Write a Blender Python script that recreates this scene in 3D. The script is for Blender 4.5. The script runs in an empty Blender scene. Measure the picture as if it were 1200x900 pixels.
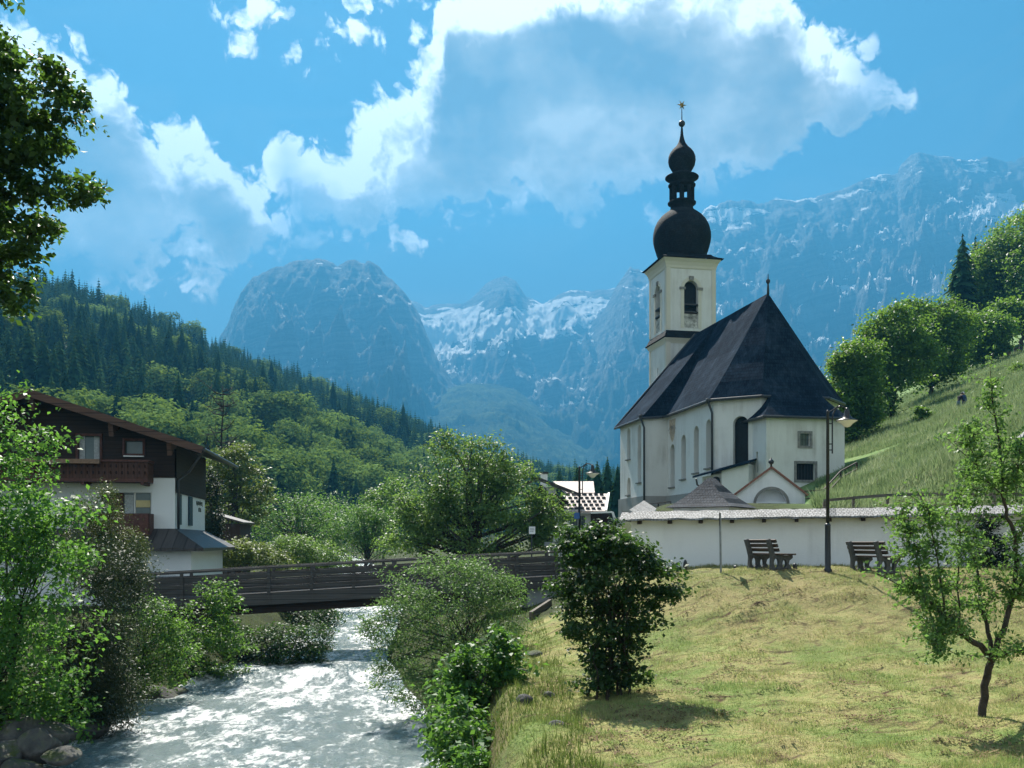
import bpy, bmesh, math, random
import numpy as np
from mathutils import Vector, Matrix
from mathutils.geometry import tessellate_polygon

PI = math.pi
SC = bpy.context.scene
COL = SC.collection
F = 1150.0          # focal length in photo pixels
HX, HY = 600.0, 635.0   # vanishing point of the level view
EYE = 5.0


def at(px, py, Y):
    """point that stands at depth Y"""
    return Vector(((px - HX) / F * Y, Y, EYE - (py - HY) / F * Y))


# ------------------------------------------------------------------ noise
def _h(ix, iy, iz):
    with np.errstate(over='ignore'):
        n = ix.astype(np.uint32) * np.uint32(374761393) + iy.astype(np.uint32) * np.uint32(668265263) + iz.astype(np.uint32) * np.uint32(2147483647 - 57)
        n = (n ^ (n >> np.uint32(13))) * np.uint32(1274126177)
        n = (n ^ (n >> np.uint32(16))) * np.uint32(2246822519)
        n = n ^ (n >> np.uint32(15))
    return (n & np.uint32(0xFFFFFF)).astype(np.float64) / float(0xFFFFFF)


def vnoise(x, y, z=None):
    x = np.asarray(x, float); y = np.asarray(y, float)
    z = np.zeros_like(x) if z is None else np.asarray(z, float) + np.zeros_like(x)
    xi, yi, zi = np.floor(x), np.floor(y), np.floor(z)
    fx, fy, fz = x - xi, y - yi, z - zi
    fx = fx * fx * fx * (fx * (fx * 6 - 15) + 10); fy = fy * fy * fy * (fy * (fy * 6 - 15) + 10); fz = fz * fz * (3 - 2 * fz)
    xi, yi, zi = xi.astype(np.int64), yi.astype(np.int64), zi.astype(np.int64)
    r = 0
    for dx in (0, 1):
        for dy in (0, 1):
            for dz in (0, 1):
                w = (fx if dx else 1 - fx) * (fy if dy else 1 - fy) * (fz if dz else 1 - fz)
                r = r + w * _h(xi + dx, yi + dy, zi + dz)
    return r * 2 - 1


def fbm(x, y, z=None, o=5, g=.5, lac=2.03):
    a, s, r = 1.0, 0.0, 0
    x = np.asarray(x, float); y = np.asarray(y, float)
    z = np.zeros_like(x) if z is None else np.asarray(z, float)
    for i in range(o):
        r = r + a * vnoise(x + 17.3 * i, y - 9.1 * i, z + 3.7 * i); s += a
        a *= g; x = x * lac; y = y * lac; z = z * lac
    return r / s


def ridged(x, y, z=None, o=5):
    a, s, r = 1.0, 0.0, 0
    x = np.asarray(x, float); y = np.asarray(y, float)
    z = np.zeros_like(x) if z is None else np.asarray(z, float)
    for i in range(o):
        n = 1 - np.abs(vnoise(x + 31.3 * i, y - 5.1 * i, z + 7.7 * i))
        r = r + a * n * n; s += a
        a *= .5; x = x * 2.07; y = y * 2.07; z = z * 2.07
    return r / s


def ss(a, b, x):
    t = np.clip((np.asarray(x, float) - a) / (b - a), 0, 1)
    return t * t * (3 - 2 * t)


# ------------------------------------------------------------------ objects
LOC = {}


def tag(o, label=None, cat=None, group=None, kind=None):
    if label: o['label'] = label
    if cat: o['category'] = cat
    if group: o['group'] = group
    if kind: o['kind'] = kind
    return o


def thing(name, label, cat, loc=(0, 0, 0), group=None):
    o = bpy.data.objects.new(name, None); COL.objects.link(o)
    o.empty_display_size = .3
    o.location = loc
    LOC[o.name] = Vector(loc)
    return tag(o, label, cat, group)


def link(name, me, parent=None, loc=None):
    o = bpy.data.objects.new(name, me); COL.objects.link(o)
    if parent is not None:
        o.parent = parent
        LOC[o.name] = LOC[parent.name].copy()
    else:
        LOC[o.name] = Vector(loc) if loc is not None else Vector((0, 0, 0))
        o.location = LOC[o.name]
    return o


def np_mesh(name, V, Fq, mat, parent=None, smooth=False, loc=None, tint=None, attrs=None):
    """big mesh from numpy: V (n,3), Fq (m,k) ; returns object"""
    me = bpy.data.meshes.new(name)
    off = LOC[parent.name] if parent is not None else (Vector(loc) if loc is not None else Vector((0, 0, 0)))
    V = np.asarray(V, np.float64) - np.array(off)
    n, (m, k) = len(V), Fq.shape
    me.vertices.add(n); me.vertices.foreach_set('co', V.astype(np.float32).ravel())
    me.loops.add(m * k); me.loops.foreach_set('vertex_index', Fq.astype(np.int32).ravel())
    me.polygons.add(m); me.polygons.foreach_set('loop_start', np.arange(0, m * k, k, dtype=np.int32))
    me.polygons.foreach_set('loop_total', np.full(m, k, np.int32))
    if smooth: me.polygons.foreach_set('use_smooth', np.ones(m, bool))
    if tint is not None:
        attrs = dict(attrs or {}); attrs['tint'] = tint
    for an, av in (attrs or {}).items():
        a = me.attributes.new(an, 'FLOAT', 'POINT'); a.data.foreach_set('value', np.asarray(av, np.float32))
    me.update(calc_edges=True)
    me.materials.append(mat)
    return link(name, me, parent, loc)


def grid_faces(nr, nc):
    i = np.arange(nr - 1)[:, None] * nc + np.arange(nc - 1)[None, :]
    return np.stack([i, i + 1, i + nc + 1, i + nc], -1).reshape(-1, 4)


class MB:
    """collects shapes in world space, then becomes ONE mesh object"""
    def __init__(s, tf=None):
        s.v, s.f, s.tf = [], [], tf

    def _p(s, p):
        return Vector(s.tf(*p)) if s.tf else Vector(p)

    def face(s, *pts):
        b = len(s.v); s.v += [s._p(p) for p in pts]; s.f.append(tuple(range(b, b + len(pts)))); return s

    def box(s, a, b):
        x0, y0, z0 = a; x1, y1, z1 = b
        c = [(x0, y0, z0), (x1, y0, z0), (x1, y1, z0), (x0, y1, z0), (x0, y0, z1), (x1, y0, z1), (x1, y1, z1), (x0, y1, z1)]
        n = len(s.v); s.v += [s._p(p) for p in c]
        for q in ((0, 3, 2, 1), (4, 5, 6, 7), (0, 1, 5, 4), (1, 2, 6, 5), (2, 3, 7, 6), (3, 0, 4, 7)):
            s.f.append(tuple(n + i for i in q))
        return s

    def bar(s, p, q, w, h, up=(0, 0, 1)):
        """rectangular beam between two points (given in local frame); w across, h along up"""
        p, q = s._p(p), s._p(q); d = (q - p).normalized(); up = Vector(up)
        if abs(d.dot(up)) > .98: up = Vector((0, 1, 0))
        r = d.cross(up).normalized(); u = r.cross(d).normalized()
        n = len(s.v)
        for e in (p, q):
            for i, j in ((-1, -1), (1, -1), (1, 1), (-1, 1)):
                s.v.append(e + r * (i * w / 2) + u * (j * h / 2))
        for f in ((0, 1, 2, 3), (7, 6, 5, 4), (0, 4, 5, 1), (1, 5, 6, 2), (2, 6, 7, 3), (3, 7, 4, 0)):
            s.f.append(tuple(n + i for i in f))
        return s

    def tube(s, pts, rad, n=8, cap=True):
        pts = [s._p(p) for p in pts]; m = len(pts)
        if not hasattr(rad, '__len__'): rad = [rad] * m
        b = len(s.v); r = None
        for i, p in enumerate(pts):
            d = (pts[min(i + 1, m - 1)] - pts[max(i - 1, 0)]).normalized()
            if r is None:
                r = d.cross(Vector((0, 0, 1)) if abs(d.z) < .9 else Vector((1, 0, 0))).normalized()
            else:
                r = (r - d * r.dot(d)).normalized()
            u = d.cross(r)
            for k in range(n):
                a = 2 * PI * k / n
                s.v.append(p + (r * math.cos(a) + u * math.sin(a)) * rad[i])
        for i in range(m - 1):
            for k in range(n):
                k2 = (k + 1) % n
                s.f.append((b + i * n + k, b + i * n + k2, b + (i + 1) * n + k2, b + (i + 1) * n + k))
        if cap:
            s.f.append(tuple(b + k for k in reversed(range(n))))
            s.f.append(tuple(b + (m - 1) * n + k for k in range(n)))
        return s

    def lathe(s, c, prof, n=20, rot=0.0):
        c = Vector(c); b = len(s.v); m = len(prof)
        for r, z in prof:
            for k in range(n):
                a = rot + 2 * PI * k / n
                s.v.append(s._p((c.x + r * math.cos(a), c.y + r * math.sin(a), c.z + z)))
        for i in range(m - 1):
            for k in range(n):
                k2 = (k + 1) % n
                s.f.append((b + i * n + k, b + i * n + k2, b + (i + 1) * n + k2, b + (i + 1) * n + k))
        s.f.append(tuple(b + k for k in reversed(range(n))))
        s.f.append(tuple(b + (m - 1) * n + k for k in range(n)))
        return s

    def prism(s, loop, d):
        """loop of local points extruded by vector d (local)"""
        d = Vector(d); A = [s._p(p) for p in loop]; B = [s._p(Vector(p) + d) for p in loop]
        n = len(A); b = len(s.v); s.v += A + B
        s.f.append(tuple(b + i for i in reversed(range(n)))); s.f.append(tuple(b + n + i for i in range(n)))
        for i in range(n):
            j = (i + 1) % n
            s.f.append((b + i, b + j, b + n + j, b + n + i))
        return s

    def panel(s, o, u, outline, holes=(), depth=.3, inward=None, v=(0, 0, 1)):
        """flat wall with holes whose reveals go inward. o, u, inward are world vectors; outline/holes 2D"""
        o, u, v = Vector(o), Vector(u), Vector(v)
        P = lambda q, k=0: o + u * q[0] + v * q[1] + (inward * k if k else Vector((0, 0, 0)))
        loops = [[Vector((q[0], q[1], 0)) for q in L] for L in [outline, *holes]]
        flat = [q for L in loops for q in L]
        b = len(s.v); s.v += [P(q) for q in flat]
        for t in tessellate_polygon(loops): s.f.append(tuple(b + i for i in t))
        for L in holes:
            n = len(L); b = len(s.v); s.v += [P(q) for q in L] + [P(q, depth) for q in L]
            for i in range(n):
                j = (i + 1) % n; s.f.append((b + i, b + j, b + n + j, b + n + i))
        return s

    def build(s, name, mat, parent=None, smooth=False, loc=None, fix=True):
        me = bpy.data.meshes.new(name)
        off = LOC[parent.name] if parent is not None else (Vector(loc) if loc is not None else Vector((0, 0, 0)))
        me.from_pydata([tuple(p - off) for p in s.v], [], s.f)
        if fix:
            bm = bmesh.new(); bm.from_mesh(me); bmesh.ops.recalc_face_normals(bm, faces=bm.faces); bm.to_mesh(me); bm.free()
        uv = me.uv_layers.new(name='UVMap')
        Z = Vector((0, 0, 1))
        for p in me.polygons:
            n = p.normal
            if abs(n.z) > .97: a, c = Vector((1, 0, 0)), Vector((0, 1, 0))
            else:
                a = Z.cross(n).normalized(); c = n.cross(a)
            for li in p.loop_indices:
                w = me.vertices[me.loops[li].vertex_index].co + off
                uv.data[li].uv = (w.dot(a), w.dot(c))
            p.use_smooth = smooth
        me.materials.append(mat)
        return link(name, me, parent, loc)


def arch(w, z0, z1, u0=0, n=10, pointed=False):
    """2D loop of a round-headed opening centred on u0"""
    r = w / 2; L = [(u0 - r, z0), (u0 + r, z0)]
    if pointed:
        for i in range(n + 1):
            t = i / n
            a = t * PI
            L.append((u0 + r * math.cos(a), z1 - r * 1.5 + r * 1.5 * math.sin(a) ** .8))
    else:
        for i in range(n + 1):
            a = PI * i / n; L.append((u0 + r * math.cos(a), z1 - r + r * math.sin(a)))
    return L


def rect(u0, u1, z0, z1):
    return [(u0, z0), (u1, z0), (u1, z1), (u0, z1)]


def copy_tree(o, loc, rotz=None, parent=None):
    c = o.copy(); COL.objects.link(c)
    if parent is not None: c.parent = parent
    else:
        c.location = loc
        if rotz is not None: c.rotation_euler = (0, 0, rotz)
    for ch in list(o.children): copy_tree(ch, None, None, c)
    return c


# ------------------------------------------------------------------ materials
class NT:
    """tiny helper for node trees"""
    def __init__(s, tree): s.t = tree; tree.nodes.clear()
    def n(s, kind, **kw):
        nd = s.t.nodes.new(kind)
        for k, v in kw.items():
            if k.startswith('_'): setattr(nd, k[1:], v)
            else: s.set(nd.inputs[k if not k[1:].isdigit() or k[0] != 'i' else int(k[1:])], v)
        return nd
    def set(s, sock, v):
        if isinstance(v, bpy.types.NodeSocket): s.t.links.new(v, sock)
        elif isinstance(v, bpy.types.Node): s.t.links.new(v.outputs[0], sock)
        else:
            if sock.type == 'RGBA' and hasattr(v, '__len__') and len(v) == 3: v = (*v, 1)
            sock.default_value = v
    def m(s, op, a, b=None, c=None, clamp=False):
        nd = s.t.nodes.new('ShaderNodeMath'); nd.operation = op; nd.use_clamp = clamp
        for i, v in enumerate((a, b, c)):
            if v is not None: s.set(nd.inputs[i], v)
        return nd.outputs[0]
    def vm(s, op, a, b=None, c=None):
        nd = s.t.nodes.new('ShaderNodeVectorMath'); nd.operation = op
        for i, v in enumerate((a, b, c)):
            if v is not None: s.set(nd.inputs[i], v)
        return nd.outputs['Value'] if op in ('LENGTH', 'DOT_PRODUCT', 'DISTANCE') else nd.outputs[0]
    def ramp(s, fac, stops, interp='LINEAR'):
        nd = s.t.nodes.new('ShaderNodeValToRGB'); nd.color_ramp.interpolation = interp
        el = nd.color_ramp.elements
        while len(el) < len(stops): el.new(.5)
        for e, (p, c) in zip(el, stops):
            e.position = p; e.color = (*c, 1) if hasattr(c, '__len__') else (c, c, c, 1)
        s.set(nd.inputs[0], fac); return nd.outputs[0]
    def mix(s, fac, a, b, blend='MIX'):
        nd = s.t.nodes.new('ShaderNodeMix'); nd.data_type = 'RGBA'; nd.blend_type = blend
        s.set(nd.inputs[0], fac)
        for i, v in ((6, a), (7, b)):
            if isinstance(v, tuple) and len(v) == 3: v = (*v, 1)
            s.set(nd.inputs[i], v)
        return nd.outputs[2]
    def noise(s, vec, scale, detail=4, rough=.55, dist=0.0, dim='3D'):
        nd = s.n('ShaderNodeTexNoise', _noise_dimensions=dim, Scale=scale, Detail=detail, Roughness=rough, Distortion=dist)
        if vec is not None: s.set(nd.inputs['Vector'], vec)
        return nd.outputs[0]
    def mapr(s, v, a, b, c=0.0, d=1.0, smooth=False):
        nd = s.t.nodes.new('ShaderNodeMapRange'); nd.interpolation_type = 'SMOOTHSTEP' if smooth else 'LINEAR'
        for i, x in enumerate((v, a, b, c, d)): s.set(nd.inputs[i], x)
        return nd.outputs[0]
    def bump(s, h, strength=.5, dist=.02):
        return s.n('ShaderNodeBump', Strength=strength, Distance=dist, Height=h).outputs[0]
    def out(s, sh, world=False):
        o = s.t.nodes.new('ShaderNodeOutputWorld' if world else 'ShaderNodeOutputMaterial')
        s.set(o.inputs[0], sh); return o
    def bsdf(s, col, rough=.8, spec=.3, normal=None, metal=0.0):
        nd = s.t.nodes.new('ShaderNodeBsdfPrincipled')
        if isinstance(col, tuple): col = (*col, 1)
        s.set(nd.inputs['Base Color'], col); s.set(nd.inputs['Roughness'], rough)
        s.set(nd.inputs['Specular IOR Level'], spec); s.set(nd.inputs['Metallic'], metal)
        if normal is not None: s.set(nd.inputs['Normal'], normal)
        return nd
    @property
    def pos(s): return s.n('ShaderNodeNewGeometry').outputs['Position']
    @property
    def uv(s): return s.n('ShaderNodeUVMap').outputs[0]


def mat(name):
    m = bpy.data.materials.new(name); m.use_nodes = True
    return m, NT(m.node_tree)


M = {}


def simple(name, col, rough=.7, spec=.3, var=.25, scale=6.0, bump=.0, metal=0.0, bscale=40.0):
    m, t = mat(name)
    n = t.noise(t.pos, scale, 5)
    c = t.mix(t.mapr(n, .3, .7), tuple(x * (1 - var) for x in col), tuple(min(1, x * (1 + var)) for x in col))
    nrm = t.bump(t.noise(t.pos, bscale, 4), bump, .02) if bump else None
    t.out(t.bsdf(c, rough, spec, nrm, metal)); M[name] = m
    return m


def plaster(name, col, dirt=(.35, .34, .3), amt=.35):
    m, t = mat(name)
    p = t.pos
    big = t.noise(p, .35, 5, .6)
    streak = t.noise(t.vm('MULTIPLY', p, (2.2, 2.2, .18)), 1.0, 5, .6)
    f = t.m('MULTIPLY', t.mapr(big, .42, .75), t.mapr(streak, .4, .75))
    c = t.mix(t.m('MULTIPLY', f, amt * 2), col, dirt)
    c = t.mix(t.mapr(t.noise(p, 9, 3), .3, .8, 0, .12), c, tuple(x * .8 for x in col))
    nrm = t.bump(t.noise(p, 14, 6, .7), .25, .03)
    t.out(t.bsdf(c, .9, .15, nrm)); M[name] = m
    return m


def planks(name, col, w=.16, along='x', rough=.75, var=.35, gap=.5):
    """timber boards; along='x': boards run along the UV's u"""
    m, t = mat(name)
    uv = t.uv
    sx, sy = (.6, 14.0) if along == 'x' else (14.0, .6)
    grain = t.noise(t.vm('MULTIPLY', uv, (sx, sy, 1)), 1.0, 5, .65)
    sep = t.n('ShaderNodeSeparateXYZ', i0=uv)
    q = t.m('DIVIDE', sep.outputs[1] if along == 'x' else sep.outputs[0], w)
    fr = t.m('FRACT', q)
    edge = t.m('MULTIPLY', t.mapr(fr, 0, .08), t.mapr(fr, 1, .92))
    idx = t.n('ShaderNodeTexWhiteNoise', _noise_dimensions='1D', W=t.m('FLOOR', q)).outputs[0]
    c = t.mix(t.mapr(grain, .3, .7), tuple(x * (1 - var) for x in col), tuple(x * (1 + var) for x in col))
    c = t.mix(t.m('MULTIPLY', idx, .35), c, tuple(x * .45 for x in col))
    c = t.mix(t.m('SUBTRACT', 1.0, edge), c, tuple(x * gap * .5 for x in col))
    h = t.m('ADD', t.m('MULTIPLY', grain, .3), edge)
    t.out(t.bsdf(c, rough, .3, t.bump(h, .5, .015))); M[name] = m
    return m


def shingles(name, c1, c2, mortar, bw=.22, rh=.2, rough=.75, spec=.35, weather=None, wamt=.5, bump=.7):
    m, t = mat(name)
    uv = t.uv
    wob = t.vm('ADD', uv, t.vm('MULTIPLY', t.n('ShaderNodeTexNoise', i0=uv, Scale=2.5).outputs[1], (.05, .05, 0)))
    b = t.n('ShaderNodeTexBrick', _offset=.5, Vector=wob, Color1=(*c1, 1), Color2=(*c2, 1), Mortar=(*mortar, 1), Scale=1.0)
    b.inputs['Mortar Size'].default_value = .012; b.inputs['Brick Width'].default_value = bw; b.inputs['Row Height'].default_value = rh
    b.inputs['Bias'].default_value = -.1
    c = b.outputs[0]
    if weather:
        n = t.m('MULTIPLY', t.mapr(t.noise(t.pos, .5, 5, .65), .45, .72), t.mapr(t.noise(t.vm('MULTIPLY', uv, (1.6, .5, 1)), 1.5, 5, .7), .35, .7))
        c = t.mix(t.m('MULTIPLY', n, wamt), c, weather)
    sep = t.n('ShaderNodeSeparateXYZ', i0=wob)
    saw = t.m('FRACT', t.m('DIVIDE', sep.outputs[1], rh))
    h = t.m('ADD', t.m('MULTIPLY', saw, -1.0), t.m('MULTIPLY', t.noise(uv, 9, 4), .9))
    t.out(t.bsdf(c, rough, spec, t.bump(h, bump, .03))); M[name] = m
    return m


def leafm(name, dark, light, trans=(.16, .26, .04), tfac=.35, rough=.58, spec=.14, clump=.8):
    m, t = mat(name)
    g = t.n('ShaderNodeNewGeometry')
    r = g.outputs['Random Per Island']
    n = t.noise(g.outputs['Position'], clump, 3)
    f = t.m('ADD', t.m('MULTIPLY', r, .55), t.m('MULTIPLY', t.mapr(n, .3, .7), .45))
    c = t.mix(f, dark, light)
    tc = t.mix(f, tuple(x * .6 for x in trans), trans)
    d = t.bsdf(c, rough, spec)
    tr = t.n('ShaderNodeBsdfTranslucent', Color=tc)
    t.out(t.n('ShaderNodeMixShader', i0=tfac, i1=d.outputs[0], i2=tr.outputs[0]).outputs[0]); M[name] = m
    return m


def treem(name, dark, light, trans, tfac=.25):
    """far tree foliage: shade varies per tree (attribute tint + object random) and per clump"""
    m, t = mat(name)
    g = t.n('ShaderNodeNewGeometry')
    tint = t.n('ShaderNodeAttribute', _attribute_name='tint').outputs['Fac']
    rnd = t.n('ShaderNodeObjectInfo').outputs['Random']
    f = t.m('FRACT', t.m('ADD', tint, rnd))
    f = t.m('ADD', t.m('MULTIPLY', f, .7), t.m('MULTIPLY', g.outputs['Random Per Island'], .3))
    c = t.mix(f, dark, light)
    d = t.n('ShaderNodeBsdfDiffuse', Color=c)
    tr = t.n('ShaderNodeBsdfTranslucent', Color=t.mix(f, tuple(x * .5 for x in trans), trans))
    t.out(t.n('ShaderNodeMixShader', i0=tfac, i1=d.outputs[0], i2=tr.outputs[0]).outputs[0]); M[name] = m
    return m
# ================================================================== sun, sky, air
SUN_EL, SUN_AZ = math.radians(50), math.radians(-14)     # azimuth from +Y towards +X
sdir = Vector((math.sin(SUN_AZ) * math.cos(SUN_EL), math.cos(SUN_AZ) * math.cos(SUN_EL), math.sin(SUN_EL)))
sun = bpy.data.lights.new('sun', 'SUN'); sun.energy = 5.0; sun.angle = math.radians(.53); sun.color = (1, .95, .86)
so = bpy.data.objects.new('sun', sun); COL.objects.link(so); so.rotation_euler = (-sdir).to_track_quat('-Z', 'Y').to_euler(); so.location = (0, 0, 60)

W = bpy.data.worlds.new('World'); SC.world = W; W.use_nodes = True
t = NT(W.node_tree)
sky = t.n('ShaderNodeTexSky', _sky_type='NISHITA', _sun_disc=False, _sun_elevation=SUN_EL, _sun_rotation=SUN_AZ, _altitude=700.0, _air_density=1.0, _dust_density=.6, _ozone_density=2.0)
dirv = t.n('ShaderNodeTexCoord').outputs['Generated']
sx = t.n('ShaderNodeSeparateXYZ', i0=dirv)
az = t.m('ARCTAN2', sx.outputs[0], sx.outputs[1])
el = t.m('ARCSINE', sx.outputs[2])
ae = t.n('ShaderNodeCombineXYZ', i0=az, i1=el).outputs[0]


def pxdir(px, py):
    d = Vector(((px - HX) / F, 1, -(py - HY) / F)).normalized()
    return math.atan2(d.x, d.y), math.asin(d.z)


# two banks of cumulus: their upper and lower edges as bearings and heights above the horizon
BANKS = [
    ([(-420, 120), (-250, 60), (-100, 35), (0, 27), (30, 26), (60, 40), (95, 52), (120, 74), (150, 104), (165, 122), (205, 130), (240, 150), (260, 168), (272, 190), (300, 212), (325, 236), (352, 262), (372, 286)],
     [(-420, 290), (-100, 312), (0, 308), (120, 316), (220, 318), (300, 306), (345, 296), (372, 286)]),
    ([(300, 205), (306, 178), (318, 156), (345, 149), (380, 150), (402, 139), (416, 119), (448, 113), (464, 93), (484, 82), (492, 62), (506, 42), (514, 10), (530, -25), (600, -60), (740, -75), (880, -50), (945, -6), (975, 6), (1002, 32), (1030, 52), (1042, 76), (1049, 100), (1054, 118)],
     [(300, 205), (325, 236), (350, 262), (390, 282), (440, 270), (480, 254), (520, 250), (560, 243), (600, 246), (640, 252), (675, 258), (700, 246), (760, 232), (800, 238), (850, 236), (885, 222), (940, 196), (985, 160), (1020, 135), (1054, 118)])]
LOBES = [(365, 62, 42, 22), (425, 45, 44, 18), (480, 42, 34, 15), (290, 12, 22, 14), (320, 25, 18, 16), (290, 56, 10, 14), (460, 4, 44, 16),
         (978, 138, 30, 9), (360, 248, 62, 30), (435, 238, 55, 26), (312, 262, 44, 22), (470, 280, 24, 13), (225, 327, 62, 19), (115, 325, 12, 9), (725, 236, 40, 16), (868, 226, 26, 14), (765, 246, 14, 8), (640, 292, 40, 12), (475, 285, 30, 20), (560, 245, 70, 13), (1500, 200, 220, 90)]
AZ0, AZ1 = -.75, .55
grp = bpy.data.node_groups.new('cloud_density', 'ShaderNodeTree')
grp.interface.new_socket('P', in_out='INPUT', socket_type='NodeSocketVector')
grp.interface.new_socket('D', in_out='OUTPUT', socket_type='NodeSocketFloat')
grp.interface.new_socket('B', in_out='OUTPUT', socket_type='NodeSocketFloat')
g = NT(grp)
gi = g.t.nodes.new('NodeGroupInput'); go = g.t.nodes.new('NodeGroupOutput')
P0 = gi.outputs[0]


def n2(vec, scale, detail, rough=.55, out=0):
    nd = g.n('ShaderNodeTexNoise', _noise_dimensions='2D', Scale=scale, Detail=detail, Roughness=rough); g.set(nd.inputs['Vector'], vec); return nd.outputs[out]


Pw = g.vm('ADD', P0, g.vm('MULTIPLY', g.vm('SUBTRACT', n2(P0, 11, 3, .5, 1), (.5, .5, .5)), (.05, .034, 0)))
sp = g.n('ShaderNodeSeparateXYZ', i0=Pw)
u01 = g.m('DIVIDE', g.m('SUBTRACT', sp.outputs[0], AZ0), AZ1 - AZ0, clamp=True)


def edge(pts, shift=0.0):
    """edge height over the bearing, from a float curve with value = el * 2"""
    fc = g.t.nodes.new('ShaderNodeFloatCurve'); cu = fc.mapping.curves[0]
    P = [pxdir(*q) for q in pts]; P = [((a_ - AZ0) / (AZ1 - AZ0), e_ * 1.5) for a_, e_ in P if AZ0 < a_ < AZ1]
    while len(cu.points) < len(P): cu.points.new(.5, .5)
    for c_, (a_, e_) in zip(cu.points, P): c_.location = (a_, e_); c_.handle_type = 'VECTOR'
    fc.mapping.use_clip = False; fc.mapping.extend = 'HORIZONTAL'; fc.mapping.update()
    g.set(fc.inputs[1], u01); return g.m('DIVIDE', fc.outputs[0], 1.5)


best = bott = None
for top, bot in BANKS:
    et, eb = edge(top), edge(bot)
    a0, a1 = pxdir(*top[0])[0], pxdir(*top[-1])[0]
    dt = g.m('SUBTRACT', et, sp.outputs[1]); db = g.m('SUBTRACT', sp.outputs[1], eb)
    dx = g.m('MINIMUM', g.m('SUBTRACT', sp.outputs[0], a0), g.m('SUBTRACT', a1, sp.outputs[0]))
    d = g.m('MINIMUM', g.m('MINIMUM', dt, dx), db)
    best = d if best is None else g.m('MAXIMUM', best, d)
    bb = g.m('MINIMUM', db, dx)
    bott = bb if bott is None else g.m('MAXIMUM', bott, bb)
for (px, py, rx, ry_) in LOBES:
    a0, e0 = pxdir(px, py); ax, _ = pxdir(px + rx, py); _, ey = pxdir(px, py - ry_)
    ra, re = max(abs(ax - a0), .004), max(abs(ey - e0), .004)
    l = g.vm('LENGTH', g.vm('MULTIPLY_ADD', Pw, (1 / ra, 1 / re, 0), (-a0 / ra, -e0 / re, 0)))
    l = g.m('MULTIPLY_ADD', l, -min(ra, re) * .8, min(ra, re) * .62)
    best = g.m('MAXIMUM', best, l)
v1 = g.n('ShaderNodeTexVoronoi', _voronoi_dimensions='2D', _feature='F1', Scale=17.0, Detail=3.0, Roughness=.6, Lacunarity=2.2)
g.set(v1.inputs['Vector'], g.vm('ADD', Pw, g.vm('MULTIPLY', g.vm('SUBTRACT', n2(P0, 45, 3, .5, 1), (.5, .5, .5)), (.02, .02, 0))))
puff = g.m('MULTIPLY_ADD', v1.outputs[0], -.042, .037)
fine = g.m('MULTIPLY_ADD', n2(P0, 46, 6, .62), .026, -.013)
g.set(go.inputs[0], g.m('MINIMUM', g.m('ADD', g.m('ADD', best, puff), fine), g.m('MULTIPLY_ADD', best, 2.0, .022))); g.set(go.inputs[1], bott)


def dens(p):
    nd = t.t.nodes.new('ShaderNodeGroup'); nd.node_tree = grp; t.set(nd.inputs[0], p); return nd


nd0 = dens(ae); D0 = nd0.outputs[0]
D1 = dens(t.vm('ADD', ae, (-.010, .020, 0))).outputs[0]            # a step towards the sun
tn = t.n('ShaderNodeTexNoise', _noise_dimensions='2D', Scale=8.0, Detail=4.0); t.set(tn.inputs['Vector'], t.vm('MULTIPLY', ae, (1, 1.5, 1))); thick = tn.outputs[0]
low = t.mapr(t.m('ADD', nd0.outputs[1], t.m('MULTIPLY_ADD', thick, .10, -.05)), -.015, .040, .0, 1.0)
low = t.m('MAXIMUM', low, t.m('MULTIPLY', t.mapr(D0, .03, .006), t.mapr(thick, .40, .62)))
cov = t.m('MULTIPLY', t.mapr(D0, -.003, .014, smooth=True), low)
rim = t.mapr(t.m('ADD', D1, t.m('MULTIPLY_ADD', thick, .06, -.03)), -.006, .046, 1.0, 0.0, True)
core = t.mapr(t.m('ADD', D0, t.m('MULTIPLY_ADD', thick, .08, -.04)), .0, .05, 1.0, 0.0, True)
D2 = dens(t.vm('ADD', ae, (-.004, .008, 0))).outputs[0]
facing = t.m('ADD', t.m('MULTIPLY', t.mapr(t.m('SUBTRACT', D0, D1), -.018, .026), .45), t.m('MULTIPLY', t.mapr(t.m('SUBTRACT', D0, D2), -.010, .012), .6))
thin = None  # hand-placed lobes that put sunlit brightness into the cloud colour
for (px, py, rx, ry_) in [(390, 200, 115, 62), (325, 245, 75, 45), (470, 246, 90, 24), (650, 5, 150, 38), (995, 70, 62, 50), (245, 185, 62, 42), (125, 85, 55, 42), (600, 245, 90, 12)]:
    a0, e0 = pxdir(px, py); ax, _ = pxdir(px + rx, py); _, ey = pxdir(px, py - ry_)
    l = t.vm('LENGTH', t.vm('MULTIPLY_ADD', ae, (1 / abs(ax - a0), 1 / abs(ey - e0), 0), (-a0 / abs(ax - a0), -e0 / abs(ey - e0), 0)))
    thin = l if thin is None else t.m('MINIMUM', thin, l)
thin = t.mapr(t.m('ADD', thin, t.m('MULTIPLY_ADD', thick, 1.6, -.8)), 1.15, .35, 0, 1, True)
lit = t.m('ADD', t.m('MULTIPLY', thin, t.m('MULTIPLY_ADD', facing, .85, -.02)), t.m('MULTIPLY', rim, t.m('MULTIPLY_ADD', facing, .85, .28)))
lit = t.m('ADD', lit, t.m('MULTIPLY', core, .25), clamp=True)
shade = t.ramp(t.m('ADD', t.mapr(D0, .0, .12, 0, .8), t.m('MULTIPLY_ADD', thick, 2.6, -1.3)), [(0, (7.0, 6.5, 5.6)), (.45, (4.0, 3.6, 2.9)), (1, (1.9, 1.75, 1.5))])
ccol = t.mix(t.m('POWER', lit, 1.3), shade, (15, 15, 15))
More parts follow.
